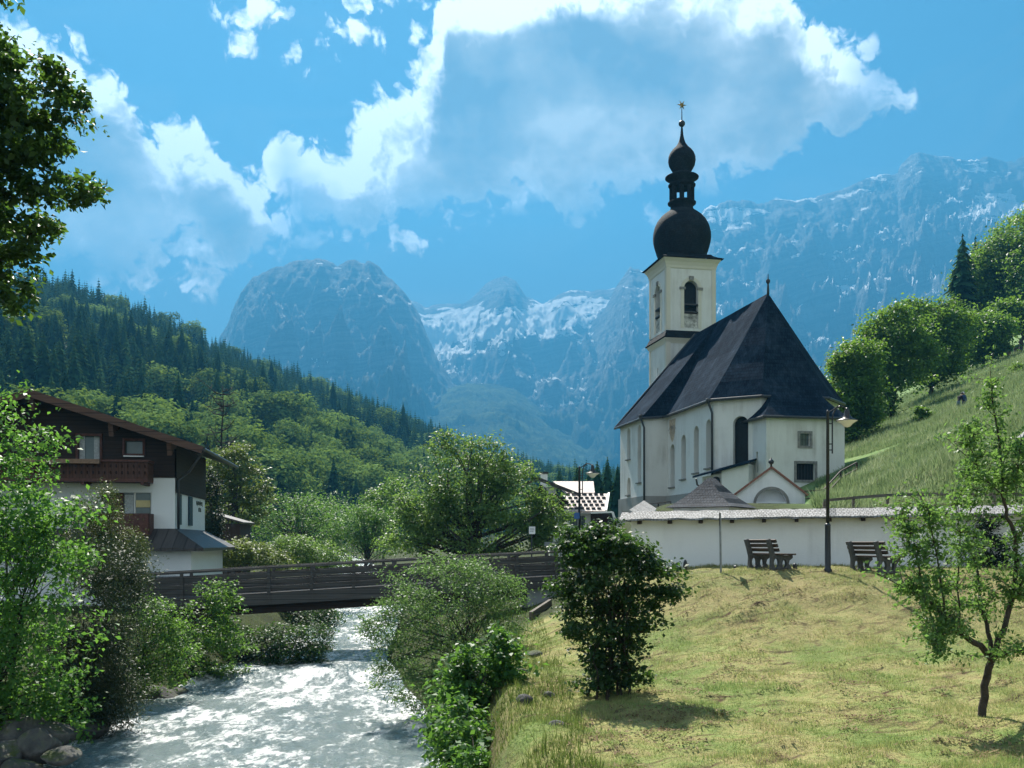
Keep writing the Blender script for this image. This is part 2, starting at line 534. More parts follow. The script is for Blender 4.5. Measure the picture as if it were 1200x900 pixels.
vn = t.n('ShaderNodeTexNoise', _noise_dimensions='2D', Scale=1.6, Detail=5.0, Distortion=1.0); t.set(vn.inputs['Vector'], t.vm('MULTIPLY', ae, (3.2, 9, 1)))
veil = t.m('MULTIPLY', t.mapr(vn.outputs[0], .5, .8), .3)
skyc = t.mix(1.0, sky.outputs[0], (.28, .43, .45), 'MULTIPLY')
skyc = t.mix(veil, skyc, (2.8, 3.4, 3.6))
skyc = t.mix(t.mapr(el, math.radians(24), math.radians(3), 0, .5), skyc, (3.0, 3.5, 3.5))
# unseen cloud added behind the viewer and overhead, as soft fill light
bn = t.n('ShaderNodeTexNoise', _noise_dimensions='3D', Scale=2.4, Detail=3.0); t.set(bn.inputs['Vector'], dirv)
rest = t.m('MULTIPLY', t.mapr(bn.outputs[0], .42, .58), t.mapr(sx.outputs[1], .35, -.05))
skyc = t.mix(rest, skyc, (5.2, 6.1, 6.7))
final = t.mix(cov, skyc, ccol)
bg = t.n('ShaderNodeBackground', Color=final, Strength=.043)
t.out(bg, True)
W.cycles.sampling_method = 'MANUAL'; W.cycles.sample_map_resolution = 256

# the valley air: far things fade to blue
hm, t = mat('valley_air')
pv = t.n('ShaderNodeVolumePrincipled', Color=(.054, .258, .49), Density=2.7e-4, Anisotropy=.25)
o = t.t.nodes.new('ShaderNodeOutputMaterial'); t.t.links.new(pv.outputs[0], o.inputs['Volume'])
hz = MB().box((-6600, -120, -3), (6600, 6600, 2180)).build('haze', hm); tag(hz, kind='stuff')

# ================================================================== ground
_cy = [-60, 10, 21.7, 27, 31, 38, 42, 64, 90, 150, 300, 800]
_cx = [-3.5, -5.2, -5.9, -6.9, -7.4, -7.7, -7.8, -9.5, -13, -25, -62, -160]
_cw = [4.6, 4.6, 4.4, 4.2, 3.7, 2.4, 2.2, 2.1, 2.2, 2.5, 2.5, 2.5]


def river(y):
    return np.interp(y, _cy, _cx), np.interp(y, _cy, _cw)


def wz(y):
    return np.interp(y, [-60, 22, 33.6, 34.6, 42, 60, 90, 150, 300, 800], [-.1, 0, .12, .42, .5, .85, 1.3, 2.2, 4, 10])


def G(x, y):
    x = np.asarray(x, float); y = np.asarray(y, float)
    cx, hw = river(y); w = wz(y)
    er, el_ = x - (cx + hw), (cx - hw) - x
    # right: lawn, crest, churchyard
    T = np.interp(x, [-3, .5, 1.5, 3, 4.2, 5.2, 8], [1.8, 2.1, 2.5, 3.3, 3.85, 4.13, 4.2])
    prof = lambda q: np.interp(q, [13, 18, 20.5, 22, 23.5, 25.5, 27.3, 28.2], [0, .05, .13, .23, .42, .73, .96, 1.0])
    S = (prof(y - .5) + prof(y) + prof(y + .5)) / 3
    L = 2.28 + (T - 2.28) * S + .06 * vnoise(x * .5, y * .5) * (1 - ss(25, 28, y)) + .03 * vnoise(x * 1.7, y * 1.7) * (1 - ss(26, 28, y)) + .14 * (ridged((x * .88 + y * .48) * .5, (-x * .48 + y * .88) * 1.5, o=4) - .5) * (.45 + .55 * ss(19, 23, y)) + .05 * vnoise(x * 2.9, y * 2.9) * (1 - ss(26, 28, y))
    church = ss(3.2, 7.5, x - (y - 42) * .08) * ss(33.2, 50, y)
    R = L + (6.95 - L) * church + (1 - church) * ss(45, 90, y) * 1.2
    w_h = np.maximum(ss(34, 46, y), ss(24, 36, x) * ss(5, 30, y))
    zp = 6.8 + .405 * (x - 16.8) + .0197 * (y - 42) + .25 * vnoise(x * .13, y * .13) + .08 * vnoise(x * .6, y * .6)
    d = zp - R
    R = R + w_h * np.where(d > 0, d, 0) * ss(0, 1.6, d)
    b0 = cx + hw - .35; b1 = np.maximum(cx + hw + 1.3, np.interp(y, [10, 20, 27, 42, 60], [-.2, -.1, .2, .6, -4]))
    t = ss(0, 1, (x - b0) / (b1 - b0)) ** .85
    zr = (w - .55) + (R - (w - .55)) * t
    # left bank
    Lz = w + np.interp(el_, [0, .4, 2.2, 5, 12, 40, 200], [-.5, .0, 1.3, 1.75, 1.9, 2.4, 8]) * 1.0
    Lz = np.where(y > 40, np.minimum(Lz, 2.1 + .02 * np.maximum(y - 60, 0) + np.maximum(el_ - 14, 0) * .05), Lz)
    z = np.where(x > cx, zr, Lz)
    inside = (er < -.35) & (el_ < 0)
    z = np.where(inside, w - .55, z)
    z = np.where(el_ > -.01, Lz, z)
    return z + .05 * vnoise(x * .9 + 5, y * .9) * ss(0, 1, np.maximum(er, el_))


def g1(x, y):
    return float(G(np.array([x]), np.array([y]))[0])


def axis(lo, f0, f1, hi, step, grow=1.12):
    a = list(np.arange(f0, f1, step)); s = step
    while a[-1] < hi: s *= grow; a.append(a[-1] + s)
    s = step; b = []
    p = f0
    while p > lo: s *= grow; p -= s; b.append(p)
    return np.array(b[::-1] + a)


gx = axis(-6000, -16, 18, 6000, .15, 1.1); gy = axis(-150, 7, 34, 6500, .15, 1.08)
X, Y = np.meshgrid(gx, gy)
Z = G(X, Y)
# material zones: a mown lawn, b tall meadow, c bank earth
cxx, hww = river(Y)
lawn = ss(.1, .9, X - np.interp(Y, [10, 20, 27, 42], [-.8, -.7, -.3, .2])) * (1 - ss(33, 36, Y)) * (X > cxx)
meadow = ss(33, 40, Y) * ss(12, 17, X)
gm, t = mat('meadow_and_lawn_turf')
p = t.pos
A = lambda n: t.n('ShaderNodeAttribute', _attribute_name=n).outputs['Fac']
n1 = t.noise(p, .9, 6, .65); n2 = t.noise(p, 6, 5, .7)
diag = t.noise(t.vm('MULTIPLY', t.n('ShaderNodeVectorRotate', _rotation_type='Z_AXIS', Vector=p, Angle=-.5).outputs[0], (.55, 2.6, 2.0)), 1.3, 6, .65, .6)
lawnc = t.ramp(t.m('ADD', t.m('MULTIPLY', n1, .5), t.m('MULTIPLY', n2, .5)), [(.3, (.16, .12, .065)), (.45, (.28, .245, .105)), (.56, (.25, .26, .095)), (.7, (.165, .235, .065))])
slope_dry = t.mapr(t.m('ADD', t.n('ShaderNodeSeparateXYZ', i0=p).outputs[2], t.m('MULTIPLY_ADD', n1, 1.6, -.8)), 2.5, 3.6, 0, .5)
lawnc = t.mix(t.m('MULTIPLY', t.mapr(t.noise(p, .45, 4, .6), .46, .62), .6), lawnc, (.10, .175, .04))
lawnc = t.mix(slope_dry, lawnc, (.215, .175, .085))
lawnc = t.mix(t.mapr(diag, .54, .66), lawnc, (.085, .055, .035))
mead = t.ramp(t.noise(p, .35, 6, .7), [(.3, (.08, .15, .045)), (.5, (.135, .205, .07)), (.7, (.20, .25, .115))])
wild = t.ramp(n1, [(.3, (.025, .03, .012)), (.6, (.045, .06, .018)), (.75, (.07, .055, .035))])
c = t.mix(A('lawn'), wild, lawnc); c = t.mix(A('meadow'), c, mead)
hb = t.m('ADD', t.m('MULTIPLY', t.noise(p, 3, 6, .7), 1.0), t.m('MULTIPLY', t.noise(p, 14, 5, .7), .4))
t.out(t.bsdf(c, .95, .1, t.bump(hb, .9, .12)))
gr = np_mesh('ground', np.stack([X, Y, Z], -1).reshape(-1, 3), grid_faces(*X.shape), gm, smooth=True, attrs={'lawn': lawn.ravel(), 'meadow': meadow.ravel()})
tag(gr, kind='structure')

# ------------------------------------------------------------------ river
ry = np.concatenate([np.arange(9, 36, .055), np.arange(36, 60, .11), np.arange(60, 330, 1.2)])
ru = np.linspace(-1.18, 1.18, 120)
RY, RU = np.meshgrid(ry, ru, indexing='ij')
c_, h_ = river(RY)
RX = c_ + RU * h_
rough = 1 - .65 * ss(50, 90, RY)
wv = .055 * fbm(RX * 1.1, RY * .8 + 3, o=3) + .05 * (ridged(RX * 2.3, RY * 1.5, o=3) - .55) + .028 * (ridged(RX * 5.5 + 3, RY * 4.2, o=3) - .5)
sp = np.exp(-((RY - 34.9 - .4 * np.sin(RX)) / .8) ** 2)
wv = wv + sp * .10 * (ridged(RX * 3, RY * 3, o=3) - .3)
RZ = wz(RY) + wv * rough
wm, t = mat('white_water')
p = t.pos
fl = t.vm('MULTIPLY', p, (1, .55, 1))
f1 = t.noise(fl, 1.15, 6, .68, .8); f2 = t.noise(fl, 5.5, 5, .72, .6); f3 = t.noise(fl, .35, 3, .5)
foam = t.m('ADD', t.m('ADD', t.m('MULTIPLY', f1, .45), t.m('MULTIPLY', f2, .4)), t.m('MULTIPLY', f3, .35))
foam = t.mapr(foam, .575, .71, smooth=True)
hgt = t.m('ADD', t.m('MULTIPLY', t.noise(fl, 4.5, 5, .65, .5), 1.0), t.m('MULTIPLY', t.noise(p, 17, 4, .65), .35))
nb = t.bump(hgt, 1.0, .16)
wat = t.bsdf(t.mix(f1, (.085, .135, .135), (.20, .25, .245)), .14, .8, nb)
fo = t.bsdf((.80, .79, .77), .4, .6, nb)
t.out(t.n('ShaderNodeMixShader', i0=foam, i1=wat.outputs[0], i2=fo.outputs[0]).outputs[0])
rv = np_mesh('river', np.stack([RX, RY, RZ], -1).reshape(-1, 3), grid_faces(*RX.shape), wm, smooth=True); tag(rv, kind='structure')

# ================================================================== far mountains
mm, t = mat('limestone_and_snow')
g = t.n('ShaderNodeNewGeometry'); p = g.outputs['Position']
nz = t.n('ShaderNodeSeparateXYZ', i0=g.outputs['Normal']).outputs[2]
pz = t.n('ShaderNodeSeparateXYZ', i0=p).outputs[2]
rk = t.noise(t.vm('MULTIPLY', p, (1, 1, .5)), .006, 9, .74)
rock = t.ramp(rk, [(.32, (.13, .135, .14)), (.5, (.19, .19, .185)), (.68, (.26, .255, .245))])
wood = t.ramp(t.noise(p, .03, 4, .7), [(.35, (.015, .03, .012)), (.65, (.05, .075, .025))])
tl = t.m('ADD', pz, t.m('MULTIPLY_ADD', t.noise(p, .0035, 6, .65), 700, -350))
strata = t.noise(t.vm('MULTIPLY', t.n('ShaderNodeVectorRotate', _rotation_type='Y_AXIS', Vector=p, Angle=.22).outputs[0], (.0035, .0035, .05)), 1.0, 6, .7, .3)
rock = t.mix(t.mapr(strata, .40, .62), rock, (.07, .075, .08))
c = t.mix(t.mapr(tl, 620, 480), rock, wood)
sn = t.noise(t.vm('MULTIPLY', p, (.8, .8, 2.6)), .0042, 8, .62, .4)
sa = t.n('ShaderNodeAttribute', _attribute_name='snow').outputs['Fac']
snow = t.m('MULTIPLY', t.mapr(t.m('ADD', t.m('ADD', t.m('MULTIPLY', sn, 1.0), t.m('MULTIPLY', nz, .25)), t.m('MULTIPLY', sa, .30)), .775, .795), t.mapr(tl, 480, 640))
c = t.mix(snow, c, (.82, .84, .86))
t.out(t.bsdf(c, .9, .1, t.bump(t.noise(t.vm('MULTIPLY', p, (1, 1, .6)), .012, 9, .74), 1.0, 60)))


def mountain(name, ridge, Yf, Yr, pstep=1.4, rows=210, rough=1.0, snowfn=None, material=mm, curve=1.6, jag=6.0, back=600, seed=0, lump=None):
    """terrain that climbs from the valley to a crest line; ridge = bearings and heights of the crest"""
    ridge = sorted(ridge)
    ps = np.arange(ridge[0][0], ridge[-1][0] + pstep, pstep)
    py = np.interp(ps, [r[0] for r in ridge], [r[1] for r in ridge])
    Yrp = Yr(ps) if callable(Yr) else np.full_like(ps, Yr)
    Yfp = Yf(ps) if callable(Yf) else np.full_like(ps, Yf)
    zr = EYE + (HY - py) / F * Yrp
    tt = np.concatenate([np.linspace(0, 1, rows), np.linspace(1, 2, rows // 5)[1:]])
    T, Pp = np.meshgrid(tt, ps, indexing='ij')
    ZR, YR, YF = (np.broadcast_to(a, T.shape) for a in (zr, Yrp, Yfp))
    up = np.clip(T, 0, 1)
    Yy = np.where(T <= 1, YF + (YR - YF) * up, YR + (T - 1) * back)
    Xx = (Pp - HX) / F * Yy
    base = 2.0
    prof = .35 * up + .65 * up ** curve
    z = base + (ZR - base) * prof
    amp = (ZR - base) * .20 * rough * np.sin(np.clip(up, 0, 1) * PI) ** .7
    s = .0035 * 3300 / float(np.mean(Yrp))
    rn = ridged(Xx * s * 1.5 + seed, Yy * s * .9, z * s * .5, 6) - .55
    z = z + amp * rn + amp * .45 * fbm(Xx * s * 5 + seed, Yy * s * 4, o=5) + amp * .13 * (ridged(Xx * s * 22 + seed, Yy * s * 9, z * s * 7, 4) - .55) + amp * .30 * (ridged(Xx * s * 9 + seed, Yy * s * 3, z * s * 2, 4) - .55)
    z = z + jag * fbm(Xx * .02 + seed, Yy * .004, o=5) * ss(.6, 1, up) * (T <= 1.0)
    if lump: z = z + lump * (ridged(Xx * .035, Yy * .035, o=3)) * ss(0, .1, up)
    z = np.where(T > 1, ZR - (T - 1) * back * .9, z)
    # nothing below may rise above the sight line of its own crest
    lim = EYE + (HY - np.broadcast_to(py, T.shape)) / F * Yy + 0.0
    z = np.where(T <= 1, np.minimum(z, lim), z)
    pyv = HY - (z - EYE) / Yy * F
    sv = snowfn(Pp, pyv) if snowfn else np.zeros_like(z)
    ob = np_mesh(name, np.stack([Xx, Yy, z], -1).reshape(-1, 3), grid_faces(*T.shape), material, smooth=True, attrs={'snow': sv.ravel()})
    tag(ob, kind='structure')
    return ob


def blob(P, Q, cx, cy, rx, ry):
    return np.exp(-(((P - cx) / rx) ** 2 + ((Q - cy) / ry) ** 2))


R1 = [(150, 470), (215, 425), (245, 404), (256, 396), (266, 377), (279, 347), (296, 325), (312, 317), (327, 311), (348, 305), (362, 303), (376, 302), (387, 307), (396, 310), (408, 305), (422, 303), (434, 306), (444, 312), (461, 329), (476, 345), (490, 366), (503, 398), (515, 425), (535, 450), (580, 480), (620, 500), (680, 520), (760, 548)]
R2 = [(400, 390), (440, 358), (476, 347), (498, 359), (517, 356), (543, 356), (552, 350), (561, 341), (570, 332), (578, 327), (593, 323), (604, 327), (611, 337), (617, 347), (636, 356), (647, 350), (655, 345), (669, 340), (695, 340), (717, 338), (740, 332), (780, 345), (860, 375)]
R3 = [(640, 480), (690, 400), (718, 342), (727, 325), (738, 312), (747, 314), (757, 318), (770, 303), (795, 272), (820, 249), (833, 240), (857, 233), (887, 236), (913, 233), (933, 235), (957, 230), (987, 222), (1013, 210), (1030, 205), (1052, 202), (1055, 194), (1067, 182), (1077, 178), (1093, 182), (1120, 184), (1140, 187), (1157, 183), (1180, 190), (1197, 183), (1260, 168), (1400, 190), (1600, 260)]
mountain('mountain_massif', R1, 1900, 4300, seed=3.1, jag=34, rough=1.35, snowfn=lambda P, Q: .30 * blob(P, Q, 425, 372, 22, 10) + .25 * blob(P, Q, 400, 425, 60, 20) - .22, curve=1.9)
mountain('mountain_cirque', R2, 2700, 6000, seed=8.4, jag=16, rough=.8, curve=1.2, snowfn=lambda P, Q: .72 * blob(P, Q, 560, 385, 80, 26) + .66 * blob(P, Q, 660, 372, 70, 22) + .9 * blob(P, Q, 510, 405, 18, 16) - 1.2 * blob(P, Q, 592, 340, 22, 17))
mountain('mountain_wall', R3, 2200, 5100, seed=14.7, jag=34, curve=1.7, snowfn=lambda P, Q: .55 * blob(P, Q, 850, 255, 40, 16) + .8 * blob(P, Q, 1170, 240, 40, 22) + .5 * blob(P, Q, 1000, 340, 40, 16) + .35 * blob(P, Q, 960, 400, 30, 14) + .4 * blob(P, Q, 1150, 195, 30, 6))
fm, t = mat('distant_forest_slope')
p = t.pos
n = t.noise(p, .012, 6, .7); n2 = t.noise(p, .06, 4, .7)
t.out(t.bsdf(t.mix(t.mapr(t.m('ADD', t.m('MULTIPLY', n, .7), t.m('MULTIPLY', n2, .3)), .42, .6), (.012, .026, .012), (.06, .085, .025)), .95, .05, t.bump(n2, 1.0, 14)))
mountain('foothill', [(380, 560), (430, 520), (470, 490), (500, 468), (525, 455), (548, 449), (580, 450), (605, 457), (630, 476), (660, 497), (690, 512), (740, 520), (800, 500), (900, 470), (1000, 440), (1200, 430)], 2000, 4000, pstep=1.5, rows=170, rough=.5, jag=3, material=fm, curve=1.1, seed=21, lump=9)
# ================================================================== foliage builders
def leaf_quads(C, N, A, L, wfac=.62, fold=.12):
    """C centres, N normals, A axes, L lengths -> verts and quads (every leaf an island)"""
    A = A - N * (A * N).sum(1, keepdims=True)
    A /= np.linalg.norm(A, axis=1, keepdims=True) + 1e-9
    B = np.cross(N, A)
    l = L[:, None]
    V = np.stack([C - A * l * .5, C + B * l * wfac * .5 + N * l * fold, C + A * l * .5, C - B * l * wfac * .5 + N * l * fold], 1).reshape(-1, 3)
    return V, np.arange(len(V)).reshape(-1, 4)


def unit(v):
    return v / (np.linalg.norm(v, axis=-1, keepdims=True) + 1e-9)


def crown_clumps(blobs, n, rng, shell=.5):
    """clump centres spread through ellipsoids, denser near the surface"""
    B = np.array(blobs, float)
    w = (B[:, 3] * B[:, 4] * B[:, 5]) ** .72; w /= w.sum()
    k = rng.choice(len(B), n, p=w)
    d = unit(rng.normal(size=(n, 3)))
    r = shell + (1 - shell) * rng.random(n) ** .6
    r *= 1 + .12 * rng.normal(size=n)
    off = d * r[:, None] * B[k, 3:6]
    return B[k, :3] + off, unit(d / B[k, 3:6]), k


def leaves_round(cl, out, per, cr, leaf, rng, up=.85, outw=.25, rnd=.6, droop=.4, flat=.6, wfac=.62):
    n = len(cl)
    per_n = np.maximum(1, rng.poisson(per, n))
    idx = np.repeat(np.arange(n), per_n)
    m = len(idx)
    crs = cr * (.6 + .8 * rng.random(n))[idx]
    off = rng.normal(size=(m, 3)) * crs[:, None] * np.array([.62, .62, .62 * flat])
    C = cl[idx] + off
    N = unit(np.array([0, 0, up]) + out[idx] * outw + rng.normal(size=(m, 3)) * rnd)
    A = unit(off * .6 / (crs[:, None] + 1e-6) + rng.normal(size=(m, 3)) * .5 + np.array([0, 0, -droop]))
    L = leaf * (.45 + .95 * rng.random(m))
    return leaf_quads(C, N, A, L, wfac)


def limbs(mb, base, tips, rng, r0, top=None, bend=.25, nseg=4, sides=5, stems=1, spread=.1):
    """trunk plus limbs that reach the given clump centres"""
    base = Vector(base)
    tips = [Vector(q) for q in tips]
    if not tips: return
    if top is None:
        top = Vector((sum(q.x for q in tips) / len(tips), sum(q.y for q in tips) / len(tips), max(q.z for q in tips)))
        top = base.lerp(top, .82 if stems == 1 else .6)
    H = (top - base).length
    sp = []
    for s in range(stems):
        b = base + Vector((rng.normal() * spread, rng.normal() * spread, -.15))
        tp = top + (Vector((rng.normal(), rng.normal(), rng.normal() * .5)) * H * .16 if stems > 1 else Vector((0, 0, 0)))
        pts = []
        for i in range(8):
            f = i / 7
            w = math.sin(f * PI) * H * .035
            pts.append(b.lerp(tp, f) + Vector((rng.normal() * w, rng.normal() * w, 0)))
        rr = r0 / stems ** .5
        mb.tube(pts, [rr * (1.25 if i == 0 else 1) * (1 - .8 * i / 7) + .004 for i in range(8)], 8 if stems < 3 else 6)
        sp.append(pts)
    for q in tips:
        pts = sp[rng.integers(len(sp))]
        # leave the stem well below the tip
        zq = base.z + (q.z - base.z) * (.35 + .4 * rng.random())
        j = min(range(1, 7), key=lambda i: abs(pts[i].z - zq))
        a = pts[j]
        mid = a.lerp(q, .5) + Vector((rng.normal(), rng.normal(), abs(rng.normal()) * .6)) * (q - a).length * bend * .5
        P = [a * (1 - f) ** 2 + mid * 2 * f * (1 - f) + q * f * f for f in np.linspace(0, 1, nseg + 1)]
        ra = r0 / stems ** .5 * (1 - .8 * j / 7) * .5
        mb.tube(P, [ra * (1 - .8 * f) + .003 for f in np.linspace(0, 1, nseg + 1)], sides, cap=False)


def px_blobs(Y, L, deep=1.0):
    out = []
    for b in L:
        px, py, rx, ry = b[:4]
        dy = b[4] if len(b) > 4 else 0
        p = at(px, py, Y + dy); k = (Y + dy) / F
        out.append((p.x, p.y, p.z, rx * k, (rx * .6 + ry * .4) * k * deep, ry * k))
    return out


def plant(name, label, cat, base, Y, L, n, per, cr, leaf, lm, bm, seed, r0=.06, ntips=30, stems=1, parts=('trunk', 'crown'), group=None, deep=1.0, shell=.5, spread=.1, kw={}, top=None, root_z=None):
    rng = np.random.default_rng(seed)
    bx = (base - HX) / F * Y
    bz = g1(bx, Y) if root_z is None else root_z
    o = thing(name, label, cat, (bx, Y, bz), group)
    bl = px_blobs(Y, L, deep)
    for b_ in list(bl):         # sprays that break the outline
        for _ in range(4):
            d_ = unit(rng.normal(size=3) * np.array([1, .7, 1]) + np.array([0, 0, .35])); q_ = .18 + .16 * rng.random()
            bl.append(tuple(b_[i] + d_[i] * b_[3 + i] * 1.02 for i in range(3)) + tuple(b_[3 + i] * q_ for i in range(3)))
    cl, out, k = crown_clumps(bl, n, rng, shell)
    ok = cl[:, 2] > G(cl[:, 0], cl[:, 1]) + .08
    cl, out = cl[ok], out[ok]
    V, Q = leaves_round(cl, out, per, cr, leaf, rng, **kw)
    np_mesh(parts[1], V, Q, M[lm], o)
    mb = MB()
    pick = rng.choice(len(cl), min(ntips, len(cl)), replace=False)
    limbs(mb, (bx, Y, bz), [cl[i] for i in pick], rng, r0, top=top, stems=stems, spread=spread)
    mb.build(parts[0], M[bm], o, smooth=True, fix=False)
    return o


# materials -------------------------------------------------------
leafm('maple_leaf', (.014, .034, .010), (.036, .075, .018), (.17, .34, .04), .30, rough=.5, spec=.2)
leafm('hazel_leaf', (.024, .072, .016), (.075, .17, .036), (.25, .54, .07), .35, rough=.5, spec=.2)
leafm('juniper_needle', (.016, .032, .014), (.045, .062, .026), (.07, .11, .035), .18, rough=.5, spec=.2)
leafm('thuja_scale', (.040, .062, .020), (.11, .14, .038), (.14, .19, .04), .22, rough=.5, spec=.2)
leafm('willow_leaf', (.028, .064, .026), (.090, .155, .060), (.26, .46, .10), .31, rough=.5, spec=.2)
leafm('elder_leaf', (.022, .062, .016), (.075, .150, .034), (.26, .50, .065), .33, rough=.5, spec=.2)
leafm('sycamore_leaf', (.018, .060, .014), (.052, .130, .026), (.24, .50, .06), .32, rough=.5, spec=.2)
leafm('lilac_leaf', (.010, .027, .009), (.026, .062, .018), (.15, .32, .04), .20, rough=.5, spec=.2)
leafm('apple_leaf', (.034, .085, .030), (.095, .18, .060), (.30, .54, .10), .36, rough=.5, spec=.2)
leafm('ash_leaf', (.034, .078, .022), (.125, .20, .058), (.30, .50, .08), .32, rough=.5, spec=.2, clump=.3)
leafm('yellow_leaf', (.045, .078, .020), (.14, .175, .05), (.28, .38, .07), .30, rough=.5, spec=.2)
leafm('green_willow_leaf', (.024, .074, .022), (.082, .17, .046), (.26, .50, .07), .32, rough=.5, spec=.2, clump=.3)
leafm('lime_leaf', (.018, .05, .012), (.10, .185, .036), (.32, .56, .06), .30, rough=.5, spec=.2, clump=.3)
leafm('hedge_leaf', (.012, .024, .012), (.022, .04, .018), (.04, .07, .02), .15)
simple('bark', (.055, .045, .036), .9, .15, .35, 9, .8)
simple('dark_bark', (.035, .03, .025), .9, .15, .35, 9, .8)
simple('grey_bark', (.11, .10, .085), .9, .15, .35, 9, .8)
treem('spruce_needle', (.006, .030, .019), (.042, .095, .042), (.07, .12, .03), .16)
treem('broadleaf_far', (.018, .054, .018), (.20, .29, .085), (.34, .50, .085), .20)

# ------------------------------------------------------------------ left bank
plant('maple_tree', 'tall maple whose leafy branches hang into the sky from the left edge of the view', 'tree', -215, 15,
      [(40, 120, 52, 40), (12, 150, 45, 60), (78, 100, 24, 14), (60, 155, 26, 26), (30, 215, 50, 30), (80, 222, 38, 15), (108, 228, 16, 10), (22, 270, 36, 40), (10, 320, 30, 40), (18, 350, 20, 18), (-50, 230, 60, 150), (-6, 6, 22, 14), (-70, 80, 70, 80), (-110, 250, 60, 200)],
      540, 56, .18, .115, 'maple_leaf', 'dark_bark', 11, r0=.10, ntips=26, top=at(-120, 120, 15), kw=dict(flat=.5, up=.8))
plant('hazel_bush', 'big bright green hazel bush filling the near left bank in front of the chalet', 'bush', -14, 22,
      [(6, 525, 38, 40), (50, 512, 20, 14), (72, 522, 14, 9), (10, 605, 72, 56), (75, 640, 40, 40), (100, 668, 18, 20), (40, 700, 62, 60), (25, 780, 62, 60), (-45, 690, 80, 190), (20, 470, 20, 22), (90, 600, 22, 20), (50, 760, 55, 55), (30, 830, 60, 40), (15, 650, 60, 60), (60, 850, 50, 26), (20, 850, 60, 40)],
      560, 36, .30, .125, 'hazel_leaf', 'dark_bark', 12, r0=.09, ntips=70, stems=5, parts=('stems', 'foliage'), kw=dict(flat=.6, up=.7), spread=.3)
plant('juniper_bush', 'dusky brown green juniper thicket hanging over the left water edge', 'bush', 84, 25.5,
      [(115, 720, 48, 60), (95, 780, 60, 50), (140, 670, 34, 40), (120, 820, 50, 28), (75, 830, 30, 20), (100, 790, 60, 50), (110, 838, 56, 16)],
      640, 60, .32, .095, 'juniper_needle', 'dark_bark', 13, r0=.07, ntips=60, stems=5, parts=('stems', 'foliage'), kw=dict(wfac=.3, rnd=1.0, flat=.8), spread=.3)
plant('arborvitae_bush', 'olive tinted conifer bush just in front of the white chalet wall', 'bush', 112, 32,
      [(120, 605, 22, 26), (122, 580, 10, 14), (105, 632, 34, 26), (150, 640, 24, 16), (135, 660, 40, 40), (160, 645, 16, 8), (95, 600, 12, 12)],
      280, 60, .25, .09, 'thuja_scale', 'dark_bark', 14, r0=.07, ntips=40, stems=2, parts=('stems', 'foliage'), kw=dict(wfac=.35, rnd=.8, flat=.9, droop=-.3))
plant('elder_bush', 'fresh green elder bush below the near end of the footbridge rail', 'bush', 148, 30.5,
      [(165, 715, 30, 26), (190, 722, 20, 20), (175, 750, 36, 40), (198, 770, 30, 32), (205, 750, 20, 20), (150, 790, 30, 34), (180, 800, 30, 16)],
      300, 38, .24, .085, 'elder_leaf', 'dark_bark', 15, r0=.06, ntips=60, stems=4, parts=('stems', 'foliage'), spread=.3)
plant('walnut_sapling', 'leggy broad leaved sapling reaching up before the bridge rail', 'bush', 205, 34.5,
      [(252, 695, 22, 18), (262, 710, 20, 20), (245, 735, 34, 30), (280, 712, 10, 12), (230, 765, 28, 30), (262, 765, 30, 30), (275, 745, 16, 16), (225, 715, 8, 10), (250, 790, 34, 18)],
      200, 32, .24, .12, 'elder_leaf', 'dark_bark', 16, r0=.06, ntips=50, stems=3, parts=('stems', 'foliage'), spread=.2)
plant('alder_bush', 'low shadowed alder bush on the left bank under the footbridge', 'bush', 268, 37.2,
      [(300, 755, 40, 26), (340, 752, 40, 22), (372, 745, 22, 16), (360, 760, 26, 16), (290, 785, 36, 18), (335, 770, 32, 16)],
      260, 50, .26, .10, 'lilac_leaf', 'dark_bark', 17, r0=.06, ntips=50, stems=4, parts=('stems', 'foliage'), spread=.4)
plant('alder_bush', 'shaded alder bush seen through under the footbridge', 'bush', 325, 51,
      [(305, 722, 44, 22), (350, 722, 44, 20), (380, 726, 20, 14), (330, 740, 50, 12)],
      300, 50, .3, .13, 'lilac_leaf', 'dark_bark', 18, r0=.06, ntips=40, stems=4, parts=('stems', 'foliage'), spread=.5)
# ------------------------------------------------------------------ right bank
plant('willow_bush', 'large grey green willow bush leaning over the middle of the river', 'bush', 548, 27.5,
      [(520, 705, 72, 50), (565, 690, 46, 36), (480, 725, 40, 40), (596, 705, 22, 36), (500, 775, 48, 42), (545, 790, 58, 44), (458, 742, 26, 32), (520, 660, 26, 14), (560, 665, 24, 14), (450, 775, 16, 20), (475, 800, 34, 24), (430, 720, 10, 14), (590, 745, 26, 30), (520, 825, 40, 16)],
      600, 56, .26, .078, 'willow_leaf', 'dark_bark', 21, r0=.08, ntips=90, stems=6, parts=('stems', 'foliage'), kw=dict(wfac=.5, up=.6), spread=.4)
plant('sycamore_sapling', 'bright leafy sycamore sapling on the bank below the grass in the foreground', 'bush', 565, 19.5,
      [(565, 790, 44, 38), (592, 762, 24, 26), (530, 822, 30, 28), (545, 780, 22, 22), (570, 850, 44, 44), (600, 820, 26, 44), (515, 830, 16, 14), (560, 895, 50, 26), (610, 790, 10, 20), (545, 870, 46, 40, -2.5), (590, 870, 26, 40, -2.0), (520, 860, 26, 34, -1.5), (560, 910, 50, 40, -3.5)],
      400, 34, .20, .12, 'sycamore_leaf', 'dark_bark', 22, r0=.05, ntips=50, stems=4, parts=('stems', 'foliage'), spread=.25, shell=.3, kw=dict(up=.8))
